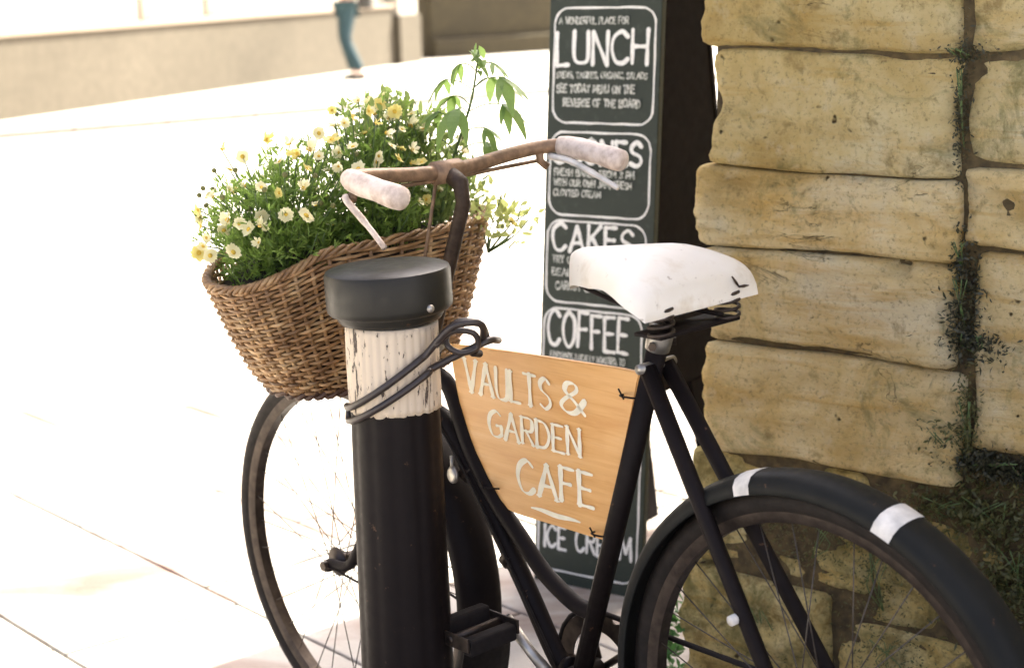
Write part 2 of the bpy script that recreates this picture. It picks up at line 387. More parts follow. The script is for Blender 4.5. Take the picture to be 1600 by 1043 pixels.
# ------------------------------------------------------------------ stone wall (right)
W0 = V(.3402, 3.1, 0); WE = V(.79, -.61, 0).normalized(); WN = V(WE.y, -WE.x, 0)   # outward (towards the bicycle)
wall = empty('stone_wall'); wall.matrix_world = Matrix.Translation(W0) @ Matrix(((WE.x, -WN.x, 0, 0), (WE.y, -WN.y, 0, 0), (0, 0, 1, 0), (0, 0, 0, 1)))
tag(wall, 'weathered honey coloured stone block wall at the right edge', 'wall')
bm = bmesh.new(); box(bm, 2.525, 2.078, 3.0, 5.0, 4.12, 6.0)
obj('mortar_core', bm, M_mortar, wall, False)
def stone(s0, s1, z0, z1, y0=0, y1=.34, seed=0, m=None, cuts=20, amp=.016, rd=.016, chip=None, name='stone'):
    bm = bmesh.new(); bmesh.ops.create_cube(bm, size=2)
    bmesh.ops.subdivide_edges(bm, edges=bm.edges, cuts=cuts, use_grid_fill=True)
    c = V((s0+s1)/2, (y0+y1)/2, (z0+z1)/2); h = V((s1-s0)/2, (y1-y0)/2, (z1-z0)/2)
    off = V(seed*3.17, seed*1.31, seed*2.7)
    for v in bm.verts:
        q = v.co.copy()
        d = [abs(q[i]) for i in range(3)]
        # rounded box: constant edge radius
        rad = rd
        p = V(*(q[i]*h[i] for i in range(3)))
        inn = V(*(max(-(h[i]-rad), min(h[i]-rad, p[i])) for i in range(3)))
        dv = p-inn
        if dv.length > 1e-6 and sum(1 for i in range(3) if abs(dv[i]) > 1e-6) > 1: p = inn+dv.normalized()*rad
        # uneven joint lines
        w_ = c+p
        p.z += (noise.noise(V(w_.x*5.5, 3.3, round((z1 if q.z > 0 else z0)*40)*2.5))*.010)*(1 if q.z > 0 else -1)*(q.z if abs(q.z) > .5 else 0)
        p.x += (noise.noise(V(w_.z*9, seed*1.9, s1*5))*.014)*(q.x if abs(q.x) > .5 else 0)
        n = V(q.x**5 if (q.x < 0 and s0 < .06) else q.x**5*.12, q.y**5, q.z**5*.10)
        n = n.normalized()*min(1, n.length) if n.length > 1e-4 else n
        a = fb((w_*4.2)+off, 5)*amp+fb((V(w_.x*8, w_.y*8, w_.z*34))+off, 4)*amp*.42-abs(noise.noise(w_*9+off))*amp*.5
        a += noise.noise(w_*1.7+off)*amp*.9
        if q.y < -.3: p += n*a
        else: p += n*a*.7
        if chip and q.y < .2:
            for (cx, cz, rx, rz, dp) in chip:
                r = math.hypot((w_.x-cx)/rx, (w_.z-cz)/rz)
                r += noise.noise(w_*22+off)*.18
                if r < 1: p.y += dp*min(1, (1-r)*5)
        v.co = c+p
    o = obj(name, bm, m or M_stone, wall); return o
G = .002
stone(-.005, .480, 1.20+G, 1.47, 0, .34, 1, M_stone_g, 22, .018)
stone(.022, .480, 1.0+.001, 1.20-G, 0, .34, 2, M_stone_g, 26, .015)
stone(-.012, .482, .857, 1.0-.001, -.008, .34, 3, M_stone, 30, .016, chip=[(.072, .93, .05, .052, .011), (.02, .86, .05, .03, .010), (.23, .855, .10, .006, .014)])
stone(.004, .484, .684, .857-.001, -.004, .34, 4, M_stone, 26, .013, chip=[(.385, .845, .017, .012, .02), (.40, .855, .09, .012, .01), (.2, .69, .16, .007, .012)])
stone(.010, .498, .487, .684-.001, -.002, .34, 5, M_stone, 26, .014)
stone(-.03, .33, .26, .485, .005, .34, 6, M_stone_m, 22, .022)
stone(.34, .60, .22, .487-.012, .02, .34, 7, M_stone_m, 20, .026)
stone(.61, 1.0, .24, .53-.02, .02, .34, 8, M_stone_m, 14, .026)
stone(-.05, .26, -.02, .252, -.01, .34, 9, M_stone_m, 22, .024)
stone(.27, .62, -.02, .21, .01, .34, 10, M_stone_m, 18, .024)
stone(.63, 1.05, -.02, .23, 0, .34, 11, M_stone_m, 12, .02)
stone(.485, .93, 1.200, 1.46, .004, .34, 12, M_stone_g, 16, .016)
stone(.491, .96, 1.028, 1.196, .0, .34, 13, M_stone_g, 18, .017)
stone(.492, .92, .888, 1.022, .002, .34, 14, M_stone, 18, .02, chip=[(.57, .96, .028, .03, .016), (.60, .93, .02, .02, .014)])
stone(.508, .97, .556, .884, .0, .34, 15, M_stone, 22, .015)
k = 16                                                             # courses above and beyond the picture
for z0, z1 in ((1.478, 1.70), (1.71, 1.96), (1.97, 2.18)):
    s = rnd.uniform(-.02, .01)
    while s < 1.9:
        L = rnd.uniform(.32, .52); stone(s, s+L-.012, z0, z1, 0, .3, k, M_stone, 6, .014); s += L; k += 1
for z0, z1 in ((0, .24), (.25, .53), (.54, .86), (.87, 1.19), (1.2, 1.46)):
    s = 1.06
    while s < 1.9:
        L = rnd.uniform(.36, .5); stone(s, s+L-.012, z0, z1, .01, .3, k, M_stone, 6, .014); s += L; k += 1
    y = .36
    while y < 2.2:                                                  # return face of the corner
        L = rnd.uniform(.36, .55); stone(.0, .3, z0+.004, z1, y, y+L-.012, k, M_stone, 5, .012); y += L; k += 1

# weeds on the wall
def leaf_quad(bm, p, d, n, L, W, fold=.15, seg=3, curl=.25):
    """a tapering bent leaf blade"""
    d = d.normalized(); s = d.cross(n); s = s.normalized() if s.length > 1e-4 else V(1, 0, 0); n = s.cross(d)
    prev = None
    for i in range(seg+1):
        t = i/seg; wd = W*math.sin(math.pi*min(1, .12+t*.88))*(.5 if i < seg else 0)
        c = p+d*(L*t)-n*(curl*L*t*t)
        if i == seg: cur = [bm.verts.new(c)]
        else: cur = [bm.verts.new(c+s*wd+n*fold*wd), bm.verts.new(c-s*wd+n*fold*wd)]
        if prev:
            if len(cur) == 2: bm.faces.new((prev[0], prev[1], cur[1], cur[0]))
            else: bm.faces.new((prev[0], prev[1], cur[0]))
        prev = cur
def rv(r=rnd):
    while True:
        v = V(r.uniform(-1, 1), r.uniform(-1, 1), r.uniform(-1, 1))
        if .05 < v.length < 1: return v.normalized()
def wall_pt(s, z, out=0): return W0+WE*s+WN*out+V(0, 0, z)
def weed(name, label, m, spots, n, L, seed, cat='weed', W=.45, out=.5):
    """spots: (s, z, spread s, spread z) on the wall face; blades rooted at the stone"""
    r = random.Random(seed); root = empty(name, wall_pt(*spots[0][:2]))
    lf = bmesh.new(); st = bmesh.new(); tot = sum(q[2]*q[3] for q in spots)
    for (s, z, rs, rz) in spots:
        for i in range(int(n*rs*rz/tot)):
            a, b = r.gauss(0, .42), r.gauss(0, .42)
            cl = .5+.9*noise.noise(V((s+a*rs)*28, (z+b*rz)*28, seed))
            if r.random() > cl+.25: continue
            p = wall_pt(s+a*rs, z+b*rz, r.uniform(-.012, .010))-root.location
            d = (rv(r)+WN*out+V(0, 0, .05)); leaf_quad(lf, p, d, rv(r), L*r.uniform(.4, 1.4), L*W*r.uniform(.6, 1.2), .15, 2)
        a = wall_pt(s, z-rz*.5, -.012)-root.location
        for i in range(4): tube(st, catmull([a, a+WN*.016+V(0, 0, rz*.4)+WE*r.uniform(-1, 1)*rs*.3, a+WN*.022+V(0, 0, rz*.9)+WE*r.uniform(-1, 1)*rs*.5], 3), .0009, 4)
    lo = obj('foliage', lf, m, root); lo['kind'] = 'stuff'
    so_ = obj('stem', st, M_stem, root); so_['kind'] = 'stuff'
    return tag(root, label, cat)
weed('joint_fern', 'dark dry fern growing in the upright wall joint at mid height', M_mossd, [(.497, .80, .04, .10), (.515, .735, .07, .04), (.488, .88, .025, .05)], 1300, .011, 1)
weed('joint_moss', 'olive moss tuft high in the upright wall joint', M_mossd, [(.485, 1.12, .016, .14), (.485, 1.20, .05, .02)], 800, .008, 2, cat='moss')
weed('joint_weed', 'small green weed hanging low in the upright wall joint', M_moss, [(.508, .60, .03, .10), (.47, .56, .05, .05)], 900, .010, 3)
weed('ledge_moss', 'dark mossy growth on the ledge under the right-hand stone', M_mossd, [(.55, .535, .10, .03), (.62, .53, .08, .03)], 2200, .011, 4, cat='moss')
weed('wall_creeper', 'leafy green creeper on the lower right of the stone wall', M_moss, [(.55, .45, .10, .07), (.60, .36, .08, .10), (.57, .27, .09, .07), (.47, .45, .10, .04)], 3000, .013, 5, cat='creeper')
weed('low_weed', 'sparse green weed on the mossy stones behind the rear wheel', M_moss, [(.22, .36, .16, .10), (.36, .30, .10, .12), (.15, .16, .14, .10), (.38, .16, .12, .08)], 3000, .007, 6)
weed('base_plant', 'bright green plant at the foot of the wall corner', M_mossb, [(-.075, .12, .04, .12), (-.09, .05, .05, .06)], 260, .026, 8, cat='plant', out=.2)

# ------------------------------------------------------------------ lettering: a stroke alphabet drawn on a unit cell
A_ = {
 'A': [[(0, 0), (.45, 1), (.9, 0)], [(.18, .36), (.72, .36)]],
 'B': [[(0, 0), (0, 1)], '~', [(0, 1), (.6, .95), (.62, .6), (0, .54)], '~', [(0, .54), (.75, .48), (.72, .05), (0, 0)]],
 'C': ['~', [(.8, .84), (.5, 1), (.12, .82), (0, .45), (.2, .06), (.55, 0), (.82, .16)]],
 'D': [[(0, 0), (0, 1)], '~', [(0, 1), (.55, .92), (.8, .5), (.55, .08), (0, 0)]],
 'E': [[(.65, 1), (0, 1), (0, 0), (.68, 0)], [(0, .52), (.55, .52)]],
 'F': [[(.66, 1), (0, 1), (0, 0)], [(0, .53), (.5, .53)]],
 'G': ['~', [(.8, .86), (.5, 1), (.12, .82), (0, .45), (.2, .06), (.55, 0), (.82, .12)], [(.82, .12), (.82, .44), (.5, .44)]],
 'H': [[(0, 0), (0, 1)], [(.75, 0), (.75, 1)], [(0, .52), (.75, .52)]],
 'I': [[(.1, 0), (.1, 1)]],
 'J': ['~', [(.5, 1), (.5, .3), (.35, .02), (.05, .12)]],
 'K': [[(0, 0), (0, 1)], [(.7, 1), (.02, .45)], [(.22, .6), (.75, 0)]],
 'L': [[(0, 1), (0, 0), (.65, 0)]],
 'M': [[(0, 0), (.08, 1), (.5, .3), (.92, 1), (1, 0)]],
 'N': [[(0, 0), (0, 1), (.75, 0), (.75, 1)]],
 'O': ['~', [(.4, 1), (.08, .8), (0, .5), (.1, .16), (.42, 0), (.74, .16), (.83, .5), (.74, .82), (.4, 1)]],
 'P': [[(0, 0), (0, 1)], '~', [(0, 1), (.62, .95), (.64, .5), (0, .46)]],
 'R': [[(0, 0), (0, 1)], '~', [(0, 1), (.62, .95), (.62, .54), (0, .5)], [(.28, .5), (.72, 0)]],
 'S': ['~', [(.68, .86), (.4, 1), (.08, .84), (.14, .6), (.58, .42), (.68, .18), (.38, 0), (.02, .12)]],
 'T': [[(0, 1), (.8, 1)], [(.4, 1), (.4, 0)]],
 'U': ['~', [(0, 1), (0, .35), (.12, .05), (.4, 0), (.68, .08), (.75, .35), (.75, 1)]],
 'V': [[(0, 1), (.42, 0), (.84, 1)]],
 'W': [[(0, 1), (.25, 0), (.5, .75), (.75, 0), (1, 1)]],
 'Y': [[(0, 1), (.38, .5), (.76, 1)], [(.38, .5), (.38, 0)]],
 '&': ['~', [(.85, .02), (.5, .4), (.16, .72), (.24, .98), (.5, 1), (.56, .78), (.14, .44), (0, .2), (.2, 0), (.52, .05), (.84, .48)]],
 ',': [[(.1, .1), (0, -.16)]], '.': [[(.05, .06), (.1, 0)]], "'": [[(.08, 1), (.02, .8)]],
 '3': ['~', [(.05, .9), (.4, 1), (.6, .78), (.2, .55), (.62, .36), (.5, .04), (.02, .08)]],
 '2': ['~', [(.05, .8), (.35, 1), (.6, .75), (.3, .35), (0, .0)], [(0, 0), (.65, 0)]],
}
def glyph_w(ch):
    s = [p for q in A_.get(ch, []) if q != '~' for p in q]
    return (max(p[0] for p in s) if s else .4)
def ribbon(bm, pts, wid, z):
    """flat brush stroke; wid(t, dir) -> half width"""
    L = []; N = len(pts)
    for i, p in enumerate(pts):
        a = pts[max(0, i-1)]; b = pts[min(N-1, i+1)]; d = (b-a); d = d.normalized() if d.length > 1e-9 else V(1, 0)
        n = V(-d.y, d.x); h = wid(i/(N-1), d)
        L.append((p, d, n, h))
    p, d, n, h = L[0]; first = p-d*h*.8
    rows = [[bm.verts.new((q.x, q.y, z)) for q in (first+n*h*.5, first-n*h*.5)]]
    for p, d, n, h in L: rows.append([bm.verts.new((q.x, q.y, z)) for q in (p+n*h, p-n*h)])
    p, d, n, h = L[-1]; q0 = p+d*h*.8
    rows.append([bm.verts.new((q.x, q.y, z)) for q in (q0+n*h*.5, q0-n*h*.5)])
    for a, b in zip(rows, rows[1:]): bm.faces.new((a[0], a[1], b[1], b[0]))
def letters(bm, text, x, y, x1, h, hw, seed=1, jit=.04, slope=0, callig=0, z=0, grow=0, serif=0):
    """write text from x to x1, cap height h"""
    r = random.Random(seed); gap = .24
    tot = sum((glyph_w(c) if c != ' ' else .45)+gap for c in text)-gap
    k = (x1-x)/tot; cx = x; zi = z
    for c in text:
        if c == ' ': cx += (.45+gap)*k; continue
        st = A_[c]; sm = False; dy = r.uniform(-1, 1)*jit*h; hh = h*(1+r.uniform(-1, 1)*jit+grow*(cx-x)/(x1-x))
        for q in st:
            if q == '~': sm = True; continue
            pts = [V(cx+px*k*1.0+r.uniform(-1, 1)*jit*h*.4, y+slope*(cx-x)+dy+py*hh+r.uniform(-1, 1)*jit*h*.4) for px, py in q]
            if sm and len(pts) > 2: pts = [p.to_2d() for p in catmull([p.to_3d() for p in pts], 5)]
            segs = [pts]
            if not sm and len(pts) > 2: segs = [[pts[i], pts[i+1]] for i in range(len(pts)-1)]
            for sg in segs:
                if len(sg) == 2: sg = [sg[0].lerp(sg[1], i/4) for i in range(5)]
                ph = r.random()*9
                def wid(t, d, ph=ph):
                    return hw*(1+.22*math.sin(t*7+ph))*((1-callig)+callig*abs(d.y*.85+d.x*.35)*1.35)
                ribbon(bm, sg, wid, zi); zi += .00006
                if serif and not sm and len(sg) == 5:
                    for e in (sg[0], sg[-1]):
                        if abs(e.y-y-slope*(cx-x)-dy) < .06*h or abs(e.y-y-slope*(cx-x)-dy-hh) < .06*h:
                            if abs((sg[-1]-sg[0]).normalized().y) > .5:
                                ribbon(bm, [e+V(-serif, 0), e, e+V(serif, 0)], lambda t, d: hw*.35, zi); zi += .00006
            sm = False
        cx += (glyph_w(c)+gap)*k

# ------------------------------------------------------------------ menu board tower
SB = V(.0457, 3.7606, 0); SE = V(.82746, -.56152, 0); SK = V(.56152, .82746, 0)
LE = R_(5.4); SU = SK*math.sin(LE)+V(0, 0, math.cos(LE)); SN = SE.cross(SU)          # SN points towards the viewer
board = empty('menu_board', SB+SE*.12)
tag(board, 'tall green-black chalk menu board standing by the stone wall', 'menu board')
PM = Matrix.Translation(-Vector(board.location)) @ Matrix.Translation(SB) @ Matrix(((SE.x, SU.x, SN.x, 0), (SE.y, SU.y, SN.y, 0), (SE.z, SU.z, SN.z, 0), (0, 0, 0, 1)))
x0, x1, top = -.014, .263, 1.45
bm = bmesh.new(); box(bm, (x0+x1)/2, top/2, -.009, x1-x0, top, .018, .002, PM); obj('panel', bm, M_slate, board, False)
def sp(x, d, z): return SB+SE*x+SK*d+V(0, 0, z)-Vector(board.location)
def prism(bm, pts, off):
    a = [bm.verts.new(p) for p in pts]; b = [bm.verts.new(p+off) for p in pts]; n = len(pts)
    bm.faces.new(a[::-1]); bm.faces.new(b)
    for i in range(n): bm.faces.new((a[i], a[(i+1) % n], b[(i+1) % n], b[i]))
    bmesh.ops.recalc_face_normals(bm, faces=bm.faces); return bm
fd = lambda z: math.tan(LE)*z+.0215
bd = lambda z: .30+(1.3-z)*.186
for x in (x0+.001, x1-.019):
    bm = bmesh.new(); prism(bm, [sp(x, fd(.44), .44), sp(x, bd(.44), .44), sp(x, bd(1.43), 1.43), sp(x, fd(1.43), 1.43)], SE*.018); obj('side_board', bm, M_signside, board, False)
    bm = bmesh.new(); prism(bm, [sp(x, bd(0)-.16, 0), sp(x, bd(0), 0), sp(x, bd(.437), .437), sp(x, bd(.437)-.22, .437)], SE*.018); obj('back_leg', bm, M_signside, board, False)
bm = bmesh.new(); prism(bm, [sp(x0, bd(.44)+.003, .44), sp(x0, bd(.44)+.018, .44), sp(x0, bd(1.43)+.018, 1.43), sp(x0, bd(1.43)+.003, 1.43)], SE*(x1-x0)); obj('back_panel', bm, M_signside, board, False)
bm = bmesh.new(); prism(bm, [sp(x0-.01, fd(1.45)-.04, 1.447), sp(x0-.01, bd(1.45)+.02, 1.447), sp(x0-.01, bd(1.45)+.02, 1.47), sp(x0-.01, fd(1.45)-.04, 1.47)], SE*(x1-x0+.02)); obj('top_board', bm, M_signside, board, False)
bm = bmesh.new(); lathe(bm, [(0, .006), (.008, .005), (.011, .001), (.011, -.002)], 16, PM @ Matrix.Translation((.135, 1.295, .002))); obj('screw_head', bm, M_white, board)
def rrect(bm, xa, ya, xb, yb, r, hw, z, seed=1):
    rr = random.Random(seed); pts = []
    for cx, cy, a0 in ((xb-r, yb-r, 0), (xa+r, yb-r, 90), (xa+r, ya+r, 180), (xb-r, ya+r, 270)):
        for k in range(7):
            a = R_(a0+k*15); pts.append(V(cx+r*math.cos(a), cy+r*math.sin(a)))
    pts.append(pts[0]); out = []
    for a, b in zip(pts, pts[1:]):
        n = max(1, int((b-a).length/.02))
        for i in range(n):
            q = a.lerp(b, i/n); out.append(q+V(rr.uniform(-1, 1), rr.uniform(-1, 1))*.0006)
    out.append(out[0].copy())
    ribbon(bm, out, lambda t, d: hw*(1+.2*math.sin(t*60+seed)), z)
Z0 = .0009
def panel_obj(name, fn, m=M_chalk):
    bm = bmesh.new(); fn(bm); bmesh.ops.transform(bm, matrix=PM, verts=bm.verts); return obj(name, bm, m, board, False)
frames = [(.001, 1.022, .250, 1.266), (-.002, .823, .248, 1.002), (-.003, .632, .245, .810), (-.005, .42, .243, .618), (-.004, .03, .25, .40)]
for i, (a, b, c, d) in enumerate(frames):
    panel_obj('chalk_border', lambda bm: rrect(bm, a, b, c, d, .034, .0022, Z0, i+1))
words = [('LUNCH', .008, 1.146, .232, .068, .0043), ('SCONES', .010, .936, .226, .050, .0044), ('CAKES', .010, .745, .212, .056, .0042), ('COFFEE', .006, .535, .210, .074, .0040), ('ICE CREAM', .010, .082, .236, .050, .0034)]
for i, (t, x, y, xe, h, hw) in enumerate(words):
    panel_obj('chalk_heading', lambda bm: letters(bm, t, x, y, xe, h, hw, i+3, .045, z=Z0))
small = [('A WONDERFUL PLACE FOR', .012, 1.232, .185, .014, .0015), ('STEWS, TAGINES, ORGANIC, SALADS', .008, 1.118, .235, .012, .0015), ('SEE TODAY MENU ON THE', .010, 1.087, .205, .016, .0020), ('REVERSE OF THE BOARD', .028, 1.058, .22, .015, .0020),
 ('FRESH BAKED FROM 3 PM', .010, .908, .212, .014, .0017), ('WITH OUR OWN JAM, FRESH', .010, .886, .205, .014, .0017), ('CLOTTED CREAM', .010, .864, .130, .013, .0017),
 ('TRY OUR LOVELY', .012, .718, .15, .015, .0017), ('BEAUTIFUL', .012, .690, .12, .015, .0017), ('CARROT CAKE', .022, .660, .14, .016, .0018),
 ('FAIRTRADE, LOCALLY ROASTED, TO', .014, .508, .205, .013, .0016)]
for i, (t, x, y, xe, h, hw) in enumerate(small):
    panel_obj('chalk_line', lambda bm: letters(bm, t, x, y, xe, h, hw, i+30, .06, z=Z0), M_chalkd)

# ------------------------------------------------------------------ bollard
bol = empty('bollard', (-.170, 2.52, 0)); bol.rotation_euler = (0, R_(-.4), 0)
tag(bol, 'black post with a flat round cap and a peeling cream band', 'bollard')
def flute(a, r, z): return -.0016*(.5+.5*math.cos(a*12))**2
bm = bmesh.new(); lathe(bm, [(0, 0), (.098, 0), (.098, .05), (.082, .07), (.074, .10), (.0705, .3), (.0672, .66), (.066, .742), (.060, .744), (.060, .87), (0, .87)], 96, None, flute)
sharp(obj('post', bm, M_bollard, bol), 35)
bm = bmesh.new(); rings = []
for j in range(14):
    t = j/13; ring = []
    for k in range(240):
        a = 2*math.pi*k/240; z = .722+.128*t
        if j == 0: z += .003*noise.noise(V(math.cos(a)*6, math.sin(a)*6, 0))+.009*max(0, noise.noise(V(math.cos(a)*11, math.sin(a)*11, 4))-.25)
        rr = .0672+.0013*abs(math.cos(a*17))+.0006*fb((math.cos(a)*4, math.sin(a)*4, z*14)); ring.append(bm.verts.new((rr*math.cos(a), rr*math.sin(a), z)))
    rings.append(ring)
rings.insert(0, [bm.verts.new((v.co.x*.955, v.co.y*.955, v.co.z)) for v in rings[0]]); rings.append([bm.verts.new((v.co.x*.86, v.co.y*.86, v.co.z)) for v in rings[-1]])
for a, b in zip(rings, rings[1:]):
    for k in range(240): bm.faces.new((a[k], a[(k+1) % 240], b[(k+1) % 240], b[k]))
obj('painted_band', bm, M_peel, bol)
bm = bmesh.new(); lathe(bm, [(0, -.002), (.062, -.002), (.074, .002), (.078, .008), (.079, .013), (.088, .016), (.0915, .020), (.0925, .026), (.0925, .071), (.0905, .077), (.086, .0795), (.05, .0825), (0, .083)], 72)
cp = obj('cap', bm, M_cap, bol); sharp(cp, 38); cp.location = (0, 0, .852); cp.rotation_euler = (0, R_(-2.0), 0)
bm = bmesh.new(); lathe(bm, [(.006, 0), (.0055, .003), (.003, .005), (0, .0055)], 12, axis_mw((.062, -.0695, .027), (.66, -.75, 0))); obj('screw', bm, M_steel, cp)

# ------------------------------------------------------------------ bicycle (x forward, y left, z up; rear wheel contact at origin)
HEAD, LEAN = R_(131.4348), R_(1.6734)
bike = empty('bicycle'); BM = Matrix.Translation((.407, 2.1875, 0)) @ Matrix.Rotation(HEAD, 4, 'Z') @ Matrix.Rotation(-LEAN, 4, 'X'); bike.matrix_world = BM
tag(bike, 'old black step-through bicycle with white saddle leaning by the bollard', 'bicycle')
RW = .3411; WB = 1.042; HUB = V(WB, 0, RW); RH = V(0, 0, RW)
UP = V(-.39073, 0, .92050); AX = V(.9776, 0, .3137)
BB = V(.467, 0, .285)
def wheel(c, seed):
    r = random.Random(seed)
    bm = bmesh.new(); prof = [(RW-.047, -.010), (RW-.040, -.0135), (RW-.030, -.0145), (RW-.0285, -.0125), (RW-.034, -.010), (RW-.034, .010), (RW-.0285, .0125), (RW-.030, .0145), (RW-.040, .0135), (RW-.047, .010), (RW-.047, -.010)]
    lathe(bm, prof, 96, Matrix.Rotation(R_(90), 4, 'X')); wh = obj('wheel', bm, M_rim, bike); sharp(wh, 35); wh.location = c
    bm = bmesh.new(); n = 12; prof = []
    for k in range(n+1):
        a = R_(-130+260*k/n); q = .0190; bump = .0008 if k in (5, 7) else 0
        prof.append((RW-.0190+(q+bump)*math.cos(a), q*math.sin(a)))
    lathe(bm, prof, 120, Matrix.Rotation(R_(90), 4, 'X')); obj('tyre', bm, M_tyre, wh)
    bm = bmesh.new(); lathe(bm, [(0, -.052), (.006, -.052), (.006, -.040), (.016, -.038), (.016, -.0365), (.026, -.036), (.026, -.033), (.015, -.031), (.0115, 0), (.015, .031), (.026, .033), (.026, .036), (.016, .0365), (.016, .038), (.006, .040), (.006, .052), (0, .052)], 24, Matrix.Rotation(R_(90), 4, 'X')); obj('hub', bm, M_rim, wh)
    for k in range(36):
        a = 2*math.pi*k/36; sgn = 1 if k % 2 else -1; b = a+(.9 if (k//2) % 2 else -.9)
        p = V(.024*math.cos(b), sgn*.0345, .024*math.sin(b)); q = V((RW-.046)*math.cos(a), sgn*.003, (RW-.046)*math.sin(a))
        obj('spoke', T([p, q], .0010, 5), M_spoke, wh)
    return wh
wf = wheel(HUB, 1); wr = wheel(RH, 2)
def part(name, bm, m=M_black, parent=bike, smooth=True): return obj(name, bm, m, parent, smooth)
# frame
part('seat_tube', T([BB, BB+V(-.187, 0, .556)], .0150, 14))
part('down_tube', T(catmull([V(.846, 0, .632), V(.77, 0, .645), V(.698, 0, .563), V(.59, 0, .412), V(.516, 0, .300), BB+V(.02, 0, .01)], 6), .0160, 14))
part('top_tube', T(catmull([V(.822, 0, .70), V(.772, 0, .712), V(.742, 0, .692), V(.703, 0, .605), V(.652, 0, .536), V(.592, 0, .482), V(.541, 0, .437), V(.475, 0, .404), V(.428, 0, .398)], 6), .0135, 14))
part('head_tube', T([AX+UP*.325, AX+UP*.485], [.0195, .0195], 16))
for k in (.322, .482): part('headset_cup', T([AX+UP*k, AX+UP*(k+.007), AX+UP*(k+.018)], [.019, .0225, .0215], 16), M_steel)
part('bottom_bracket', T([BB+V(0, -.036, 0), BB+V(0, .036, 0)], .021, 16))
for s in (1, -1):
    part('chain_stay', T(catmull([BB+V(-.01, s*.018, 0), V(.33, s*.030, .30), V(.12, s*.058, .335), RH+V(-.012, s*.060, 0)], 5), [.0105]*10+[.008]*6, 10))
    st = V(.286, s*.019, .806)
    part('seat_stay', T([st, st.lerp(RH+V(0, s*.060, .01), .5), RH+V(0, s*.060, .012), RH+V(0, s*.060, -.004)], [.0125, .0115, .0105, .008], 10))
    part('axle_nut', T([RH+V(0, s*.062, 0), RH+V(0, s*.074, 0)], .009, 6), M_steel, bike, False)
    cr = AX+UP*.315
    part('fork_blade', T(catmull([cr+V(0, s*.030, 0), cr+V(.01, s*.036, -.05), AX+UP*.14+V(.002, s*.045, 0), AX+UP*.045+V(.022, s*.050, 0), HUB+V(0, s*.052, .002), HUB+V(.006, s*.052, -.012)], 5), [.0125]*10+[.011]*5+[.009]*11, 10))
    part('fork_end_nut', T([HUB+V(0, s*.053, 0), HUB+V(0, s*.068, 0)], .009, 6), M_rim, bike, False)
part('fork_crown', T([AX+UP*.318+V(0, -.034, 0), AX+UP*.318+V(0, .034, 0)], .0165, 12))
part('seat_stay_bolt', T([V(.286, -.034, .806), V(.286, .036, .806)], .0075, 12), M_steel)
# seat post and lug
d = V(-.187, 0, .556).normalized(); s0 = BB+V(-.187, 0, .556)
part('seat_lug', T([s0-d*.012, s0+d*.002, s0+d*.03, s0+d*.033], [.0175, .0185, .0185, .0165], 18), M_steel)
part('seat_post', T([s0, s0+d*.058], .0125, 14), M_black)
# saddle
def saddle():
    bm = bmesh.new(); rings = []; N = 22; K = 18
    for i in range(N+1):
        t = i/N; x = .446-.250*t
        hw = .020+.026*min(1, t*2.2)+.082*max(0, (t-.10)/.90)**1.05 if t < 1 else .128
        hw *= 1.0 if t < .8 else (1-.16*((t-.8)/.2)**2.5)
        if t < .08: hw *= .45+.55*math.sqrt(t/.08)
        zt = .956+.018*min(1, t*1.6)-.030*max(0, (t-.55)/.45)**2-.006*max(0, (t-.9)/.1)**2-.008*max(0, (.12-t)/.12)**2
        skirt = .052-.012*t; ring = []
        for k in range(K+1):
            a = math.pi*k/K; y = math.cos(a); q = math.sin(a)**.55
            ring.append(bm.verts.new((x, hw*(abs(y)**.8)*(1 if y >= 0 else -1)*(1.0+.05*(1-q)), zt-skirt*(1-q)-.004*(1-abs(y))*max(0, t-.4))))
        rings.append(ring)
    for a, b in zip(rings, rings[1:]):
        for k in range(K): bm.faces.new((a[k], a[k+1], b[k+1], b[k]))
    bm.faces.new(rings[-1]); bm.faces.new(rings[0][::-1])
    for a, b in zip(rings, rings[1:]): bm.faces.new((a[0], b[0], b[K], a[K]))
    bmesh.ops.recalc_face_normals(bm, faces=bm.faces)
    o = part('saddle', bm, M_saddle); sharp(o, 50)
    return o
sad = saddle()
bm = bmesh.new(); tube(bm, [V(.195, -.058, .932), V(.1945, -.066, .922), V(.1945, -.072, .915)], [.0012, .002, .001], 5); tube(bm, [V(.1945, -.071, .916), V(.1948, -.082, .915), V(.1955, -.092, .914)], [.0015, .0024, .001], 5)
obj('torn_seam', bm, M_stemd, sad)
for s in (1, -1):
    part('saddle_rail', T(catmull([V(.42, s*.012, .905), V(.34, s*.022, .893), V(.27, s*.03, .886), V(.21, s*.055, .878)], 5), .0038, 8))
    pts = [V(.212+.017*math.cos(k*.52), s*.066+.017*math.sin(k*.52), .870+k*.0009) for k in range(44)]
    part('saddle_spring', T(pts, .0026, 6), M_rim)
part('seat_clamp', box(bmesh.new(), .265, 0, .888, .035, .075, .022, .006), M_black)
part('under_plate', box(bmesh.new(), .225, 0, .870, .05, .16, .006, .002), M_black)
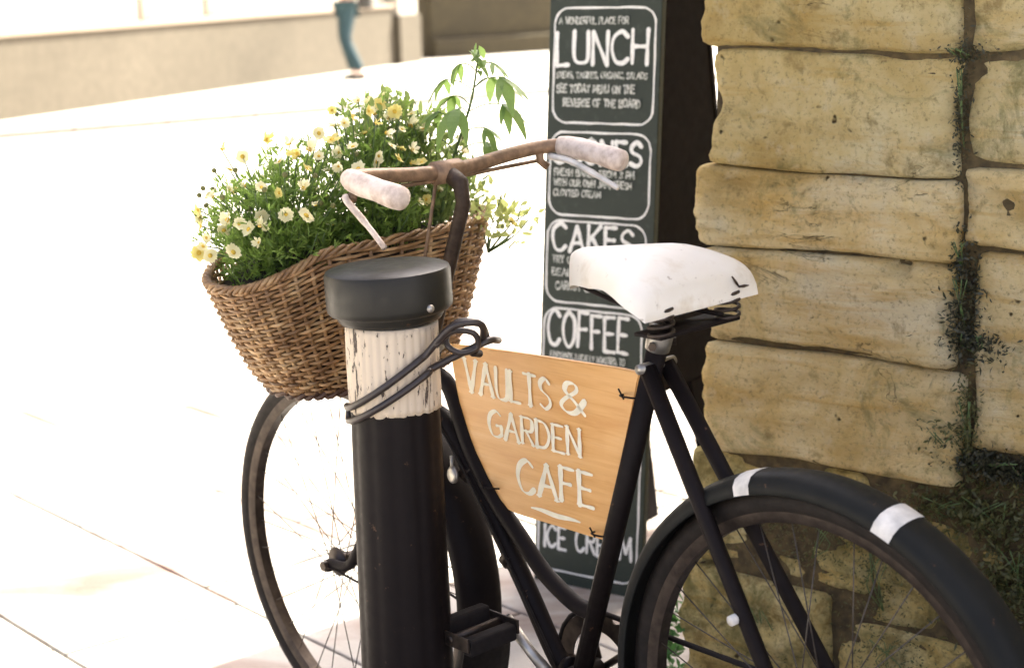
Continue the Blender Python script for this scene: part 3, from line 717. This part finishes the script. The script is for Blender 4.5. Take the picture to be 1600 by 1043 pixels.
# fenders
def fender(c, rc, a0, a1, hw, name, m, n=60):
    bm = bmesh.new(); sec = [(-hw, -.026), (-hw*.93, -.014), (-hw*.7, -.005), (-hw*.35, -.001), (0, 0), (hw*.35, -.001), (hw*.7, -.005), (hw*.93, -.014), (hw, -.026)]
    sec2 = [(y*.95, r-.0022) for y, r in sec][::-1]; S = sec+sec2; rings = []
    for i in range(n+1):
        a = R_(a0+(a1-a0)*i/n); rings.append([bm.verts.new(V((rc+r)*math.cos(a), y, (rc+r)*math.sin(a))) for y, r in S])
    for a, b in zip(rings, rings[1:]):
        for k in range(len(S)): bm.faces.new((a[k], a[(k+1) % len(S)], b[(k+1) % len(S)], b[k]))
    bm.faces.new(rings[0][::-1]); bm.faces.new(rings[-1]); bmesh.ops.recalc_face_normals(bm, faces=bm.faces)
    o = part(name, bm, m); o.location = c; return o
rf = fender(RH, .3645, -18, 205, .036, 'rear_mudguard', M_fender)
def stripe(a0, a1):
    bm = bmesh.new(); hw = .0368; sec = [(-hw, -.026), (-hw*.93, -.0133), (-hw*.7, -.0042), (-hw*.35, -.0002), (0, .0008), (hw*.35, -.0002), (hw*.7, -.0042), (hw*.93, -.0133), (hw, -.026)]; rings = []
    for i in range(7):
        rings.append([bm.verts.new(V((.3645+r)*math.cos(R_(a0+(a1-a0)*i/6)), y, (.3645+r)*math.sin(R_(a0+(a1-a0)*i/6)))) for y, r in sec])
    for a, b in zip(rings, rings[1:]):
        for k in range(8): bm.faces.new((a[k], b[k], b[k+1], a[k+1]))
    obj('white_stripe', bm, M_white, rf)
stripe(70.0, 74.6); stripe(108.2, 113.2)
ff = fender(HUB, .3625, 98, 190, .044, 'front_mudguard', M_black)
bm = bmesh.new(); rings = []
for i in range(11):
    t = i/10; a = R_(184+40*t); hw = .046+.010*math.sin(min(1, t*1.5)*math.pi/2)-.012*max(0, t-.7)/.3; r = .366+.004*t
    rings.append([bm.verts.new(V(r*math.cos(a)+(.006*(abs(y)/hw)**2), y, r*math.sin(a))) for y in (-hw, -hw*.5, 0, hw*.5, hw)])
for a, b in zip(rings, rings[1:]):
    for k in range(4): bm.faces.new((a[k], a[k+1], b[k+1], b[k]))
fl = obj('mud_flap', bm, M_rubber, ff); md = fl.modifiers.new('thickness', 'SOLIDIFY'); md.thickness = .003; md.offset = 0
for s in (1, -1):
    part('mudguard_stay', T([RH+V(-.005, s*.066, 0), RH+V(-.30, s*.040, .155)], .0024, 6), M_black)
    part('mudguard_stay', T([HUB+V(-.005, s*.060, 0), HUB+V(-.345, s*.036, -.05)], .0022, 6), M_black)
part('stay_bolt', T([V(.100, .050, .497), V(.100, .066, .497)], .0075, 10), M_white)
# cranks, chainring, chain
pc = V(.556, 0, .378)
part('crank', T([BB+V(0, .045, 0), BB+(pc-BB)*.5+V(0, .060, 0), pc+V(0, .068, 0)], [.011, .0085, .010], 10), M_steel)
part('crank', T([BB+V(0, -.045, 0), BB-(pc-BB)*.5+V(0, -.060, 0), BB-(pc-BB)+V(0, -.068, 0)], [.011, .0085, .010], 10), M_steel)
def pedal(c, s):
    bm = bmesh.new()
    for dx in (-.030, .030): box(bm, c.x+dx, c.y+s*.055, c.z+dx*.25, .022, .092, .026, .004)
    o = part('pedal', bm, M_rubber, bike, False)
    b = bmesh.new(); tube(b, [c, c+V(0, s*.108, 0)], .007, 8); obj('pedal_spindle', b, M_rim, o)
    b = bmesh.new(); box(b, c.x, c.y+s*.105, c.z, .082, .004, .022, .001); obj('end_plate', b, M_rim, o, False)
    b = bmesh.new(); box(b, c.x, c.y+s*.006, c.z, .082, .004, .022, .001); obj('end_plate', b, M_rim, o, False)
pedal(pc+V(0, .074, 0), 1); pedal(BB-(pc-BB)+V(0, -.074, 0), -1)
bm = bmesh.new(); lathe(bm, [(.062, -.0015), (.092, -.0015), (.092, .0015), (.062, .0015), (.062, -.0015)], 92, Matrix.Translation(BB+V(0, -.043, 0)) @ Matrix.Rotation(R_(90), 4, 'X'), lambda a, r, z: (.003*math.copysign(1, math.sin(a*46)) if r > .08 else 0))
cr_ = part('chainring', bm, M_rim, bike, False)
for k in range(5):
    a = k*2*math.pi/5; obj('chainring_arm', T([BB+V(.015*math.cos(a), -.043, .015*math.sin(a)), BB+V(.07*math.cos(a), -.043, .07*math.sin(a))], .006, 8), M_rim, cr_)
ch = []
for k in range(13): a = R_(95-190*k/12); ch.append(BB+V(.094*math.cos(a), -.043, .094*math.sin(a)))
for k in range(9): a = R_(-95-170*k/8); ch.append(RH+V(.034*math.cos(a), -.043, .034*math.sin(a)))
part('chain', T(ch, .0042, 6, True), M_rubber)
# stem, handlebar, grips, rod brake levers
tp = AX+UP*.765
part('stem', T([AX+UP*.49, AX+UP*.52, tp-UP*.02, tp+V(.012, 0, .012), V(.723, 0, 1.046)], [.0155, .0115, .0115, .0135, .015], 14), M_stemd)
part('bar_clamp', T([V(.722, -.024, 1.046), V(.724, .024, 1.046)], .0185, 16), M_rust)
BE, EN = V(.683, .213, 1.064), V(.559, .218, 1.047)
half = lambda s: [V(.723, 0, 1.046), V(.726, s*.07, 1.050), V(.722, s*.14, 1.058), V(.708, s*.188, 1.063), V(.683, s*.213, 1.064), V(.65, s*.218, 1.060), V(.57, s*.218, 1.049)]
for s in (1, -1):
    part('handlebar', T(catmull(half(s), 6), .0112, 14), M_rust)
    g = [V(.690, s*.209, 1.0645), V(.676, s*.214, 1.063), V(.65, s*.218, 1.060), V(.61, s*.2185, 1.0545), V(.575, s*.218, 1.049), V(.560, s*.218, 1.047), V(.5545, s*.218, 1.0462)]
    part('grip', T(g, [.0145, .0165, .0175, .0165, .0182, .0172, .009], 18), M_grip)
    a = V(.716, s*.165, 1.052); b = V(.712, s*.195, 1.033)
    part('lever_bracket', T([V(.710, s*.183, 1.062), V(.712, s*.187, 1.040), V(.705, s*.196, 1.030)], [.008, .0065, .0065], 10), M_rust)
    part('brake_lever', T(catmull([V(.716, s*.20, 1.034), V(.700, s*.207, 1.028), V(.66, s*.205, .998), V(.625, s*.203, .968)] if s > 0 else [V(.700, s*.195, 1.048), V(.66, s*.203, 1.042), V(.60, s*.205, 1.022), V(.556, s*.205, 1.006)], 5), [.0055]*10+[.0045]*6, 8), M_grip if s > 0 else M_white)
part('brake_rod', T([V(.722, .195, 1.034), V(.726, .10, 1.035), V(.727, 0, 1.034), V(.726, -.10, 1.037), V(.722, -.19, 1.04)], .0035, 6), M_rust)
part('brake_rod', T([V(.735, .012, 1.032), AX+UP*.50+V(.034, .012, 0)], .003, 6), M_rust)
for q in (.05, -.05): part('basket_bracket', T(catmull([AX+UP*.47+V(.02, q*.3, 0), V(.82, q, .80), V(.87, q, .775)], 4), .005, 6), M_black)
part('lamp_bracket', T([AX+UP*.45+V(.03, .0, 0), AX+UP*.45+V(.10, 0, .0), V(.90, 0, .705)], .006, 8), M_black)
part('cable_pulley', lathe(bmesh.new(), [(0, .004), (.010, .004), (.014, .001), (.014, -.003), (0, -.003)], 18, axis_mw((.717, .028, .565), (.15, 1, .1))), M_steel)
part('pulley_strap', T([V(.722, .024, .595), V(.718, .027, .572)], .0028, 6), M_steel)

for s in (1, -1): part('seat_lug_bolt', T([V(.276, s*.018, .838), V(.270, s*.024, .838)], .006, 6), M_rim, bike, False)
part('cable_run', T(catmull([V(.805, .02, .76), V(.79, .02, .70), V(.775, .019, .66), V(.70, .019, .575), V(.59, .018, .424), V(.50, .02, .30)], 5), .0024, 6), M_rubber)
for t in (.25, .6): q = V(.77, 0, .655).lerp(V(.516, 0, .30), t); part('cable_clip', T([q+V(.006, 0, .004), q+V(-.006, 0, -.004)], .0185, 14), M_rim)
part('head_lug', T([V(.800, 0, .706), V(.765, 0, .712)], [.0165, .0145], 14))
part('head_lug', T([V(.815, 0, .637), V(.785, 0, .644)], [.019, .017], 14))

# cafe sign hung in the frame
cs = empty('cafe_sign'); cs.matrix_world = BM
tag(cs, 'orange wooden sign with cream lettering hung inside the bicycle frame', 'sign')
ol = [(.737, .759), (.735, .770), (.60, .779), (.45, .786), (.327, .790), (.322, .778), (.36, .655), (.403, .528), (.41, .521), (.514, .520), (.605, .520), (.625, .528), (.648, .545), (.672, .580), (.698, .618), (.716, .66), (.727, .70)]
cv = [p for p in catmull([V(x, 0, z) for x, z in ol], 3, True)]
bm = bmesh.new(); prism(bm, [p+V(0, .002, 0) for p in cv], V(0, -.009, 0)); bmesh.ops.bevel(bm, geom=[e for e in bm.edges if abs(e.verts[0].co.y-e.verts[1].co.y) < 1e-5], offset=.0015, segments=2, affect='EDGES')
obj('sign_board', bm, M_wood, cs, False)
LMX = Matrix(((-1, 0, 0, 0), (0, 0, 1, .0026), (0, 1, 0, 0), (0, 0, 0, 1)))
def sign_text(t, x, z, x1, h, hw, seed, slope, grow=0):
    bm = bmesh.new(); letters(bm, t, -x, z, -x1, h, hw, seed, .02, slope, .72, 0, grow, serif=h*.10)
    bmesh.ops.transform(bm, matrix=LMX, verts=bm.verts); obj('painted_word', bm, M_cream, cs, False)
sign_text('VAULTS', .703, .7, .505, .052, .0036, 5, 0.02, -.12)
sign_text('&', .482, .706, .432, .044, .0042, 6, 0)
sign_text('GARDEN', .650, .638, .444, .042, .0033, 7, .02)
sign_text('CAFE', .588, .560, .420, .052, .0042, 8, .05)
bm = bmesh.new(); ribbon(bm, [V(-.56+.012*i, .538+.001*math.sin(i)) for i in range(10)], lambda t, d: .0042*math.sin(math.pi*(.1+.8*t)), 0); bmesh.ops.transform(bm, matrix=LMX, verts=bm.verts); obj('painted_flourish', bm, M_cream, cs, False)
for p in ((.652, .552), (.335, .752), (.405, .53)):
    b = bmesh.new(); q = V(p[0], 0, p[1]); pts = [q+V(.017*math.cos(a), .019*math.sin(a), .004*math.sin(a)) for a in [k*math.pi/7 for k in range(14)]]; tube(b, pts, .0016, 5, True); tube(b, [q+V(.0, .018, 0), q+V(.004, .024, .016)], .0014, 5); obj('cable_tie', b, M_rubber, cs)

# cable lock wound round the bollard
lock = empty('cable_lock', (-.170, 2.52, .768)); tag(lock, 'dark sleeved cable lock wound round the bollard and bicycle frame', 'cable lock')
bp = lambda x, y, z: (BM @ V(x, y, z))-Vector(lock.location)
def coil(phi0, phi1, zl, zr, r, n=40, sag=0):
    out = []
    for k in range(n+1):
        t = k/n; a = phi0+(phi1-phi0)*t; c = math.cos(a)
        z = (zl+(zr-zl)*(c+1)/2)-.75
        out.append(V(r*math.cos(a), r*math.sin(a), z))
    return out
P = []
P += [bp(.735, .02, .775), bp(.715, .045, .782)]
P += [V(.115, -.04, .062)]
P += coil(R_(-28), R_(-178), .700, .782, .0745, 14)[1:]
P += coil(R_(-178), R_(-380), .722, .812, .0755, 16)[1:]
P += [V(.095, -.052, .073), V(.070, -.060, .060)] if False else []
Q = catmull([V(.150, .0, .050), V(.132, -.045, .058)]+coil(R_(-38), R_(-178), .688, .784, .0745, 12)+coil(R_(-190), R_(-330), .70, .80, .0745, 10), 4)
obj('cable', T(Q, .0054, 10), M_cable, lock)
Q = catmull(coil(R_(-178), R_(-52), .708, .816, .0758, 12)+[V(.082, -.072, .085), V(.112, -.075, .093), V(.128, -.062, .085), V(.128, -.04, .062), V(.118, -.01, .045)], 4)
obj('cable', T(Q, .0054, 10), M_cable, lock)
Q = catmull([V(.060, -.066, .058), V(.085, -.062, .078), V(.115, -.058, .074), V(.120, -.05, .052), V(.095, -.055, .045), V(.075, -.05, .060), V(.09, -.03, .085), V(.125, -.025, .080), V(.135, .0, .05)], 5)
obj('cable', T(Q, .0045, 8), M_cable, lock)
obj('lock_barrel', T([V(.118, -.012, .045), V(.112, .012, .030), V(.120, .05, .02)], .0062, 12), M_rubber, lock)

# ------------------------------------------------------------------ basket on the front
bk = empty('wicker_basket'); bk.matrix_world = BM
tag(bk, 'brown wicker basket of flowers on the front of the bicycle', 'basket')
ZT, ZB = .932, .701
CY, SY = math.cos(.085), math.sin(.085)
def bsk(t, ang, off=0):
    """t 0 bottom .. 1 rim; superellipse plan, a little lower at its left end; returns point"""
    f = max(0, t)**.72
    a = .170+(.273-.170)*f; b = .088+(.118-.088)*f; n = 2.7
    c, s = math.cos(ang), math.sin(ang)
    x = math.copysign(abs(c)**(2/n), c)*(b+off); y = math.copysign(abs(s)**(2/n), s)*(a+off)
    dip = .048*t*min(1, max(0, (s-.45)/.55))
    return V(.946+CY*x-SY*y, .024+SY*x+CY*y, ZB+(ZT-ZB)*t-dip)
NS = 42
def ang_k(k, N=NS):                                     # roughly even spacing round the superellipse
    return k*2*math.pi/N
for k in range(NS):
    pts = [bsk(t/6, ang_k(k)) for t in range(7)]
    obj('stake', T(pts, .0036, 6), M_wicker, bk)
NR = 31
for j in range(NR):
    t = (j+.5)/NR; pts = []
    for i in range(NS*3):
        kk = i/3; w_ = .0046*math.cos(math.pi*kk+(math.pi if j % 2 else 0))
        p = bsk(t, ang_k(kk), w_); p.z += rnd.uniform(-.0007, .0007); pts.append(p)
    obj('weave_row', T(pts, .0029, 6, True), M_wicker, bk)
for s in range(3):
    pts = []
    for i in range(150):
        a = 2*math.pi*i/150; ph = a*26+s*2*math.pi/3; p = bsk(1, a, .0052*math.cos(ph)); p.z += .003+.0052*math.sin(ph); pts.append(p)
    obj('rim_strand', T(pts, .0036, 6, True), M_wicker, bk)
for s in range(2):
    pts = []
    for i in range(110):
        a = 2*math.pi*i/110; ph = a*18+s*math.pi; p = bsk(0, a, .004*math.cos(ph)); p.z += .005*math.sin(ph)-.002; pts.append(p)
    obj('base_strand', T(pts, .005, 6, True), M_wicker_d, bk)
bm = bmesh.new(); ring = [bm.verts.new(bsk(.0, ang_k(k, 40))+V(0, 0, .004)) for k in range(40)]; bm.faces.new(ring); r2 = [bm.verts.new(v.co-V(0, 0, .006)) for v in ring]; bm.faces.new(r2[::-1])
obj('base', bm, M_wicker_d, bk, False)
bm = bmesh.new(); ring = [bm.verts.new(bsk(.88, ang_k(k, 40), -.009)) for k in range(40)]; c = bm.verts.new((.946, .024, ZT+.03))
for k in range(40): bm.faces.new((ring[k], ring[(k+1) % 40], c))
lb = [bm.verts.new(bsk(.05, ang_k(k, 40), -.009)) for k in range(40)]
for k in range(40): bm.faces.new((ring[k], lb[k], lb[(k+1) % 40], ring[(k+1) % 40]))
obj('soil_liner', bm, M_soil, bk)

# ------------------------------------------------------------------ flowers
def flower_mesh(name, m, petals=13, R=.0135, cup=.25, seed=1):
    r = random.Random(seed); bm = bmesh.new()
    for k in range(petals):
        a = 2*math.pi*k/petals+r.uniform(-.1, .1); d = V(math.cos(a), math.sin(a), cup*r.uniform(.2, 1.5)); L = R*r.uniform(.85, 1.1)
        s = V(-math.sin(a), math.cos(a), 0)*L*.31; z = V(0, 0, r.uniform(-.0006, .0006))
        p = [d*L*.18-s*.5+z, d*L*.7-s+z, d*L+z, d*L*.7+s+z, d*L*.18+s*.5+z]
        bm.faces.new([bm.verts.new(q) for q in p])
    me = bpy.data.meshes.new(name); bm.to_mesh(me); bm.free(); me.materials.append(m); return me
fm = [flower_mesh('flower', M_petal, 14, .0165, .25, 1), flower_mesh('flower', M_petal, 12, .0150, .7, 2), flower_mesh('flower', M_petal2, 14, .0165, .3, 3), flower_mesh('flower', M_petal, 16, .0165, .1, 4), flower_mesh('flower', M_petal2, 12, .011, 1.6, 5), flower_mesh('flower', M_petal, 11, .012, 1.3, 6)]
b = bmesh.new(); lathe(b, [(.0052, 0), (.0045, .0022), (.0025, .0036), (0, .004)], 10); fc = bpy.data.meshes.new('flower_centre'); b.to_mesh(fc); b.free(); fc.materials.append(M_fcore)
b = bmesh.new(); lathe(b, [(0, -.004), (.0035, -.002), (.0045, .001), (.003, .004), (0, .005)], 8); fbud = bpy.data.meshes.new('bud'); b.to_mesh(fbud); b.free(); fbud.materials.append(M_bud)
CE = V(.93, .03, .88)
def add_flower(root, p, out, r, kinds=(0, 0, 1, 2, 3, 4, 5), st=None, B=None):
    if st is not None: tube(st, catmull([p*.45+V(0, 0, .01), p*.75+V(0, 0, .012), p], 3), .0011, 4)
    mw = Matrix.Translation(p) @ (out+rv(r)*1.0).normalized().to_track_quat('Z', 'Y').to_matrix().to_4x4() @ Matrix.Rotation(r.random()*6, 4, 'Z') @ Matrix.Scale(r.uniform(.48, .90), 4)
    f = link('flower', fm[r.choice(kinds)], root, mw); c = link('flower_centre', fc, f)
def plant(name, label, base, blobs, leafm, nl, L, W, seed, spec=(), nf=0, kinds=(0, 0, 1, 2, 3, 4, 5, 5), buds=0, feather=True):
    """blobs: ellipsoids (centre, radii) that the foliage fills"""
    r = random.Random(seed); root = empty(name); root.matrix_world = BM @ Matrix.Translation(base); tag(root, label, 'plant', None)
    B = Vector(base); lf = bmesh.new(); st = bmesh.new(); tot = sum(b[1][0]*b[1][1]*b[1][2] for b in blobs)
    tips = []
    for (c, rad) in blobs:
        c = Vector(c); n = int(nl*rad[0]*rad[1]*rad[2]/tot)
        for i in range(n):
            d = rv(r); q = r.random()**.38
            p = c+V(d.x*rad[0], d.y*rad[1], d.z*rad[2])*q
            p += V(fb(p*18, 2), fb(p*18+V(5, 1, 2), 2), fb(p*18+V(1, 9, 3), 2))*.018
            hx, hy = (p.x-.946)/.104, (p.y-.024)/.255
            if feather and p.z < ZT+.004 and abs(hx)**2.7+abs(hy)**2.7 > 1: continue
            out = (p-V(B.x, B.y, B.z-.06)).normalized()
            dd = out*.8+rv(r)*.8
            if feather:
                for k in range(3): leaf_quad(lf, p-B, dd+rv(r)*.7, rv(r), L*r.uniform(.6, 1.2), W*r.uniform(.7, 1.3), .1, 2, .2)
            else: leaf_quad(lf, p-B, dd, rv(r), L*r.uniform(.6, 1.2), W*r.uniform(.7, 1.3), .2, 3, .3)
        for i in range(max(3, n//90)):
            d = rv(r); d.z = abs(d.z); tp_ = c+V(d.x*rad[0], d.y*rad[1], d.z*rad[2])*.95
            tube(st, catmull([B, B.lerp(tp_, .5)+rv(r)*.015, tp_], 3), [.002]*3+[.0012]*4, 4); 
            for e in st.verts[-28:]: pass
    bmesh.ops.translate(st, vec=-B, verts=st.verts)
    for p in spec:
        p = Vector(p); add_flower(root, p-B+(p-CE).normalized()*.008, (p-CE).normalized()*.6+V(-.75, .15, .3), r, kinds, st)
    for i in range(nf):
        c, rad = r.choice(blobs); d = rv(r); d.z = abs(d.z)*.9; p = Vector(c)+V(d.x*rad[0], d.y*rad[1], d.z*rad[2])*1.0
        add_flower(root, p-B, (p-CE).normalized(), r, kinds, st)
    for i in range(buds):
        c, rad = r.choice(blobs); d = rv(r); d.z = abs(d.z)*.6+.4; d.normalize(); p = Vector(c)+V(d.x*rad[0], d.y*rad[1], d.z*rad[2])*r.uniform(1.05, 1.22)
        link('bud', fbud, root, Matrix.Translation(p-B) @ Matrix.Rotation(r.random(), 4, 'X')); q = p-B; tube(st, [q*.5, q*.8+V(0, 0, .006), q], .0009, 4)
    lo = obj('foliage', lf, leafm, root, False); lo['kind'] = 'stuff'
    so_ = obj('stem', st, M_stem, root); so_['kind'] = 'stuff'
    return root
SP = [(0.833, 0.224, 0.999), (0.816, 0.2, 0.995), (0.833, 0.189, 1.033), (0.875, 0.235, 1.037), (0.879, 0.197, 1.07), (0.846, 0.172, 1.059), (0.848, 0.147, 1.074), (0.836, 0.092, 1.082), (0.863, 0.153, 1.084), (0.869, 0.17, 1.079), (0.877, 0.076, 1.114), (0.896, 0.014, 1.125), (0.843, 0.023, 1.095), (0.937, 0.001, 1.139), (0.928, -0.033, 1.129), (0.901, -0.041, 1.119), (0.986, 0.229, 1.087), (0.88, 0.277, 0.988), (0.864, 0.27, 0.981), (0.847, 0.265, 0.962), (0.899, 0.283, 0.994), (0.961, 0.291, 0.98), (0.931, 0.302, 0.967), (0.991, 0.275, 1.0), (0.968, 0.261, 1.02), (0.934, 0.307, 0.955), (0.914, 0.309, 0.943), (0.945, 0.309, 0.944), (0.924, 0.259, 1.033), (0.97, 0.202, 1.073), (0.946, 0.173, 1.096), (0.891, 0.169, 1.092), (0.858, 0.114, 1.094), (0.826, 0.128, 1.058), (0.817, 0.06, 1.065), (0.813, 0.102, 1.051), (0.819, -0.006, 1.067), (0.81, 0.028, 1.057), (0.806, -0.013, 1.047), (0.936, 0.054, 1.129), (0.887, 0.053, 1.121), (0.862, 0.028, 1.109), (0.825, 0.028, 1.076), (0.913, -0.084, 1.11), (0.983, 0.219, 1.054), (0.876, 0.293, 0.949), (0.851, 0.22, 1.029), (0.878, 0.123, 1.104)]
plant('marguerite_plant', 'bushy green marguerite with cream daisies at the left end of the basket', (.93, .17, .86),
      [((.91, .20, .955), (.10, .105, .10)), ((.93, .13, 1.01), (.09, .10, .085)), ((.885, .17, .955), (.07, .12, .055)), ((.99, .20, .96), (.07, .08, .09))], M_leaf, 2700, .019, .0034, 11, [p for p in SP if p[1] > .1], 16, buds=22)
plant('marguerite_plant', 'yellow flowering marguerite in the middle of the basket behind the handlebar', (.93, .01, .86),
      [((.91, .02, .98), (.095, .09, .13)), ((.885, .02, .965), (.06, .10, .06)), ((.95, -.04, 1.05), (.085, .09, .095))], M_leaf, 1900, .019, .0034, 12, [p for p in SP if p[1] <= .1], 34, (0, 1, 2, 4, 5, 5), buds=10)
plant('pale_leaved_plant', 'pale small-leaved plant with whitish blooms at the right of the basket', (.93, -.13, .86),
      [((.94, -.12, 1.02), (.085, .09, .11)), ((.95, -.17, .98), (.07, .08, .08)), ((.95, -.07, 1.08), (.06, .08, .075))], M_leafp, 1500, .02, .008, 13, [], 34, (0, 1, 3, 5), feather=False)
plant('lime_leaved_plant', 'lime yellow trailing plant hanging over the right basket rim', (.88, -.21, .87),
      [((.86, -.20, .945), (.045, .045, .05)), ((.83, -.225, .92), (.035, .035, .045))], M_lime, 130, .018, .009, 14, [], 1, (2, 2, 0), feather=False)
# tall stem with drooping lance leaves
tall = empty('tall_leafy_stem'); tb = V(.905, -.13, .88); tall.matrix_world = BM @ Matrix.Translation(tb)
tag(tall, 'tall upright stem with drooping narrow leaves rising above the flowers', 'plant')
SL = catmull([tb, V(.90, -.13, .95), V(.857, -.13, 1.05), V(.812, -.13, 1.131), V(.792, -.13, 1.188), V(.784, -.13, 1.222)], 6)
obj('stem', T([p-tb for p in SL], [.0034-.0022*i/len(SL) for i in range(len(SL))], 7), M_stem, tall)
rl = random.Random(5); lmesh = []
for k in range(4):
    b = bmesh.new(); leaf_quad(b, V(0, 0, 0), V(1, 0, 0), V(0, 0, 1), 1, .21+.04*k, .25, 6, .15+.12*k); me = bpy.data.meshes.new('leaf'); b.to_mesh(me); b.free(); me.materials.append(M_leaft); lmesh.append(me)
def put_leaf(p, d, L):
    mw = Matrix.Translation(p-tb) @ d.to_track_quat('X', 'Z').to_matrix().to_4x4() @ Matrix.Scale(L, 4); link('leaf', rl.choice(lmesh), tall, mw)
for (pt, tip, nlf, L) in [((.800, -.13, 1.16), (.745, -.14, 1.178), 5, .042), ((.800, -.13, 1.155), (.86, -.12, 1.172), 5, .036), ((.812, -.13, 1.131), (.855, -.13, 1.145), 5, .034), ((.82, -.13, 1.12), (.742, -.14, 1.135), 5, .042),
                      ((.82, -.13, 1.118), (.81, -.10, 1.128), 4, .045), ((.835, -.13, 1.09), (.87, -.11, 1.12), 5, .036), ((.84, -.13, 1.08), (.79, -.14, 1.095), 4, .034), ((.80, -.13, 1.16), (.80, -.17, 1.172), 4, .036), ((.79, -.13, 1.185), (.765, -.14, 1.20), 4, .03), ((.79, -.13, 1.185), (.82, -.12, 1.198), 4, .03), ((.855, -.13, 1.05), (.80, -.15, 1.07), 5, .03), ((.855, -.13, 1.05), (.89, -.12, 1.075), 4, .03)]:
    a, t_ = V(*pt), V(*tip); obj('leaf_stalk', T(catmull([a-tb, a.lerp(t_, .5)+V(0, 0, .006)-tb, t_-tb], 3), .0011, 5), M_stem, tall)
    base_d = (t_-a).normalized()
    for k in range(nlf):
        sp_ = -1+2*k/(nlf-1); side = base_d.cross(V(0, 0, 1)).normalized()
        d = base_d*(1-.5*abs(sp_))+side*sp_*.8+V(0, 0, -.55-.35*rl.random()); put_leaf(t_, d.normalized(), L*1.5*rl.uniform(.7, 1.15))
for k in range(22):
    p = V(.784, -.13, 1.205)+V(rl.uniform(-.008, .008), rl.uniform(-.008, .008), rl.uniform(-.02, .012)); d = rv(rl); d.z = d.z*.5+.25; put_leaf(p, d.normalized(), rl.uniform(.02, .042))

# ------------------------------------------------------------------ person walking on the far side
per = empty('person', (-1.87, 21.46, .03)); per.rotation_euler = (0, 0, math.atan2(.1, -1))      # local +x = walking direction
tag(per, 'person in teal jeans walking along the far pavement', 'person')
def skin(name, verts, edges, m, root=0, sub=2, parent=per):
    me = bpy.data.meshes.new(name); me.from_pydata([v[:3] for v in verts], edges, []); o = bpy.data.objects.new(name, me); C.objects.link(o); o.parent = parent
    me.materials.append(m)
    md = o.modifiers.new('skin', 'SKIN'); md.use_smooth_shade = True
    sv = me.skin_vertices[0].data
    for i, v in enumerate(verts):
        r = v[3]; sv[i].radius = r if isinstance(r, tuple) else (r, r); sv[i].use_root = (i == root)
    s = o.modifiers.new('sub', 'SUBSURF'); s.levels = sub; s.render_levels = sub; return o
bv = [(0, 0, .95, .12), (0, 0, 1.15, .11), (0, 0, 1.38, .12), (0, 0, 1.47, .055), (.02, 0, 1.53, .05), (.03, 0, 1.60, .082), (.025, 0, 1.68, .085), (.02, 0, 1.73, .055)]
be = [(0, 1), (1, 2), (2, 3), (3, 4), (4, 5), (5, 6), (6, 7)]
def limb(pts, frm):
    i = len(bv); bv.extend(pts); be.append((frm, i)); be.extend((j, j+1) for j in range(i, len(bv)-1)); return len(bv)-1
knee = {}
for s, ft in ((1, -.16), (-1, -.02)):
    limb([(0, s*.09, .90, .085), (.07+ft*.2, s*.09, .49, .055), (ft*.8-.02, s*.09, .10, .038), (ft-.02, s*.09, .04, .036), (ft+.11, s*.09, .03, .03)], 0)
    hnd = limb([(0, s*.19, 1.40, .055), (-s*.06, s*.23, 1.13, .042), (.12, s*.20, 1.13, .030), (.18, s*.18, 1.16, .034)], 2)
    for f in range(4): limb([(.22, s*(.20-f*.017), 1.17, .010), (.265-.006*(f in (0, 3)), s*(.195-f*.015), 1.165, .008)], hnd)
    limb([(.19, s*.18, 1.205, .011), (.22, s*.175, 1.225, .009)], hnd)
skin('body', bv, be, M_skin)
jv = [(0, 0, .96, .15)]; je = []
for s, ft in ((1, -.16), (-1, -.02)):
    i = len(jv); jv += [(0, s*.085, .86, .115), (.07+ft*.2, s*.09, .49, .082), (ft*.8-.02, s*.09, .10, .062)]; je += [(0, i), (i, i+1), (i+1, i+2)]
skin('jeans', jv, je, M_jeans)
skin('jacket', [(0, 0, .98, .15), (0, 0, 1.15, .135), (0, 0, 1.36, .145), (0, 0, 1.46, .07), (0, .19, 1.41, .07), (-.06, .23, 1.13, .055), (.12, .20, 1.13, .042), (0, -.19, 1.41, .07), (.06, -.23, 1.13, .055), (.12, -.20, 1.13, .042)], [(0, 1), (1, 2), (2, 3), (2, 4), (4, 5), (5, 6), (2, 7), (7, 8), (8, 9)], M_jacket)
for s, ft in ((1, -.16), (-1, -.02)):
    skin('shoe', [(ft-.06, s*.09, .045, (.045, .045)), (ft+.04, s*.09, .04, (.048, .04)), (ft+.15, s*.09, .03, (.042, .028))], [(0, 1), (1, 2)], M_shoe)
skin('hair', [(-.03, 0, 1.60, .075), (0, 0, 1.70, .092), (.03, 0, 1.74, .07)], [(0, 1), (1, 2)], M_hair)
b = bmesh.new(); box(b, -.22, -.02, .99, .17, .26, .30, .04); bag = obj('shoulder_bag', b, M_shoe); bag.matrix_world = per.matrix_basis.copy()
tag(bag, 'black bag carried at the hip of the person across the street', 'bag')
bag.location = per.location
b = bmesh.new(); tube(b, catmull([V(-.20, .08, 1.14), V(-.10, .14, 1.40), V(0, .05, 1.52), V(-.06, -.12, 1.40), V(-.20, -.17, 1.14)], 5), .012, 6); obj('strap', b, M_shoe, bag)
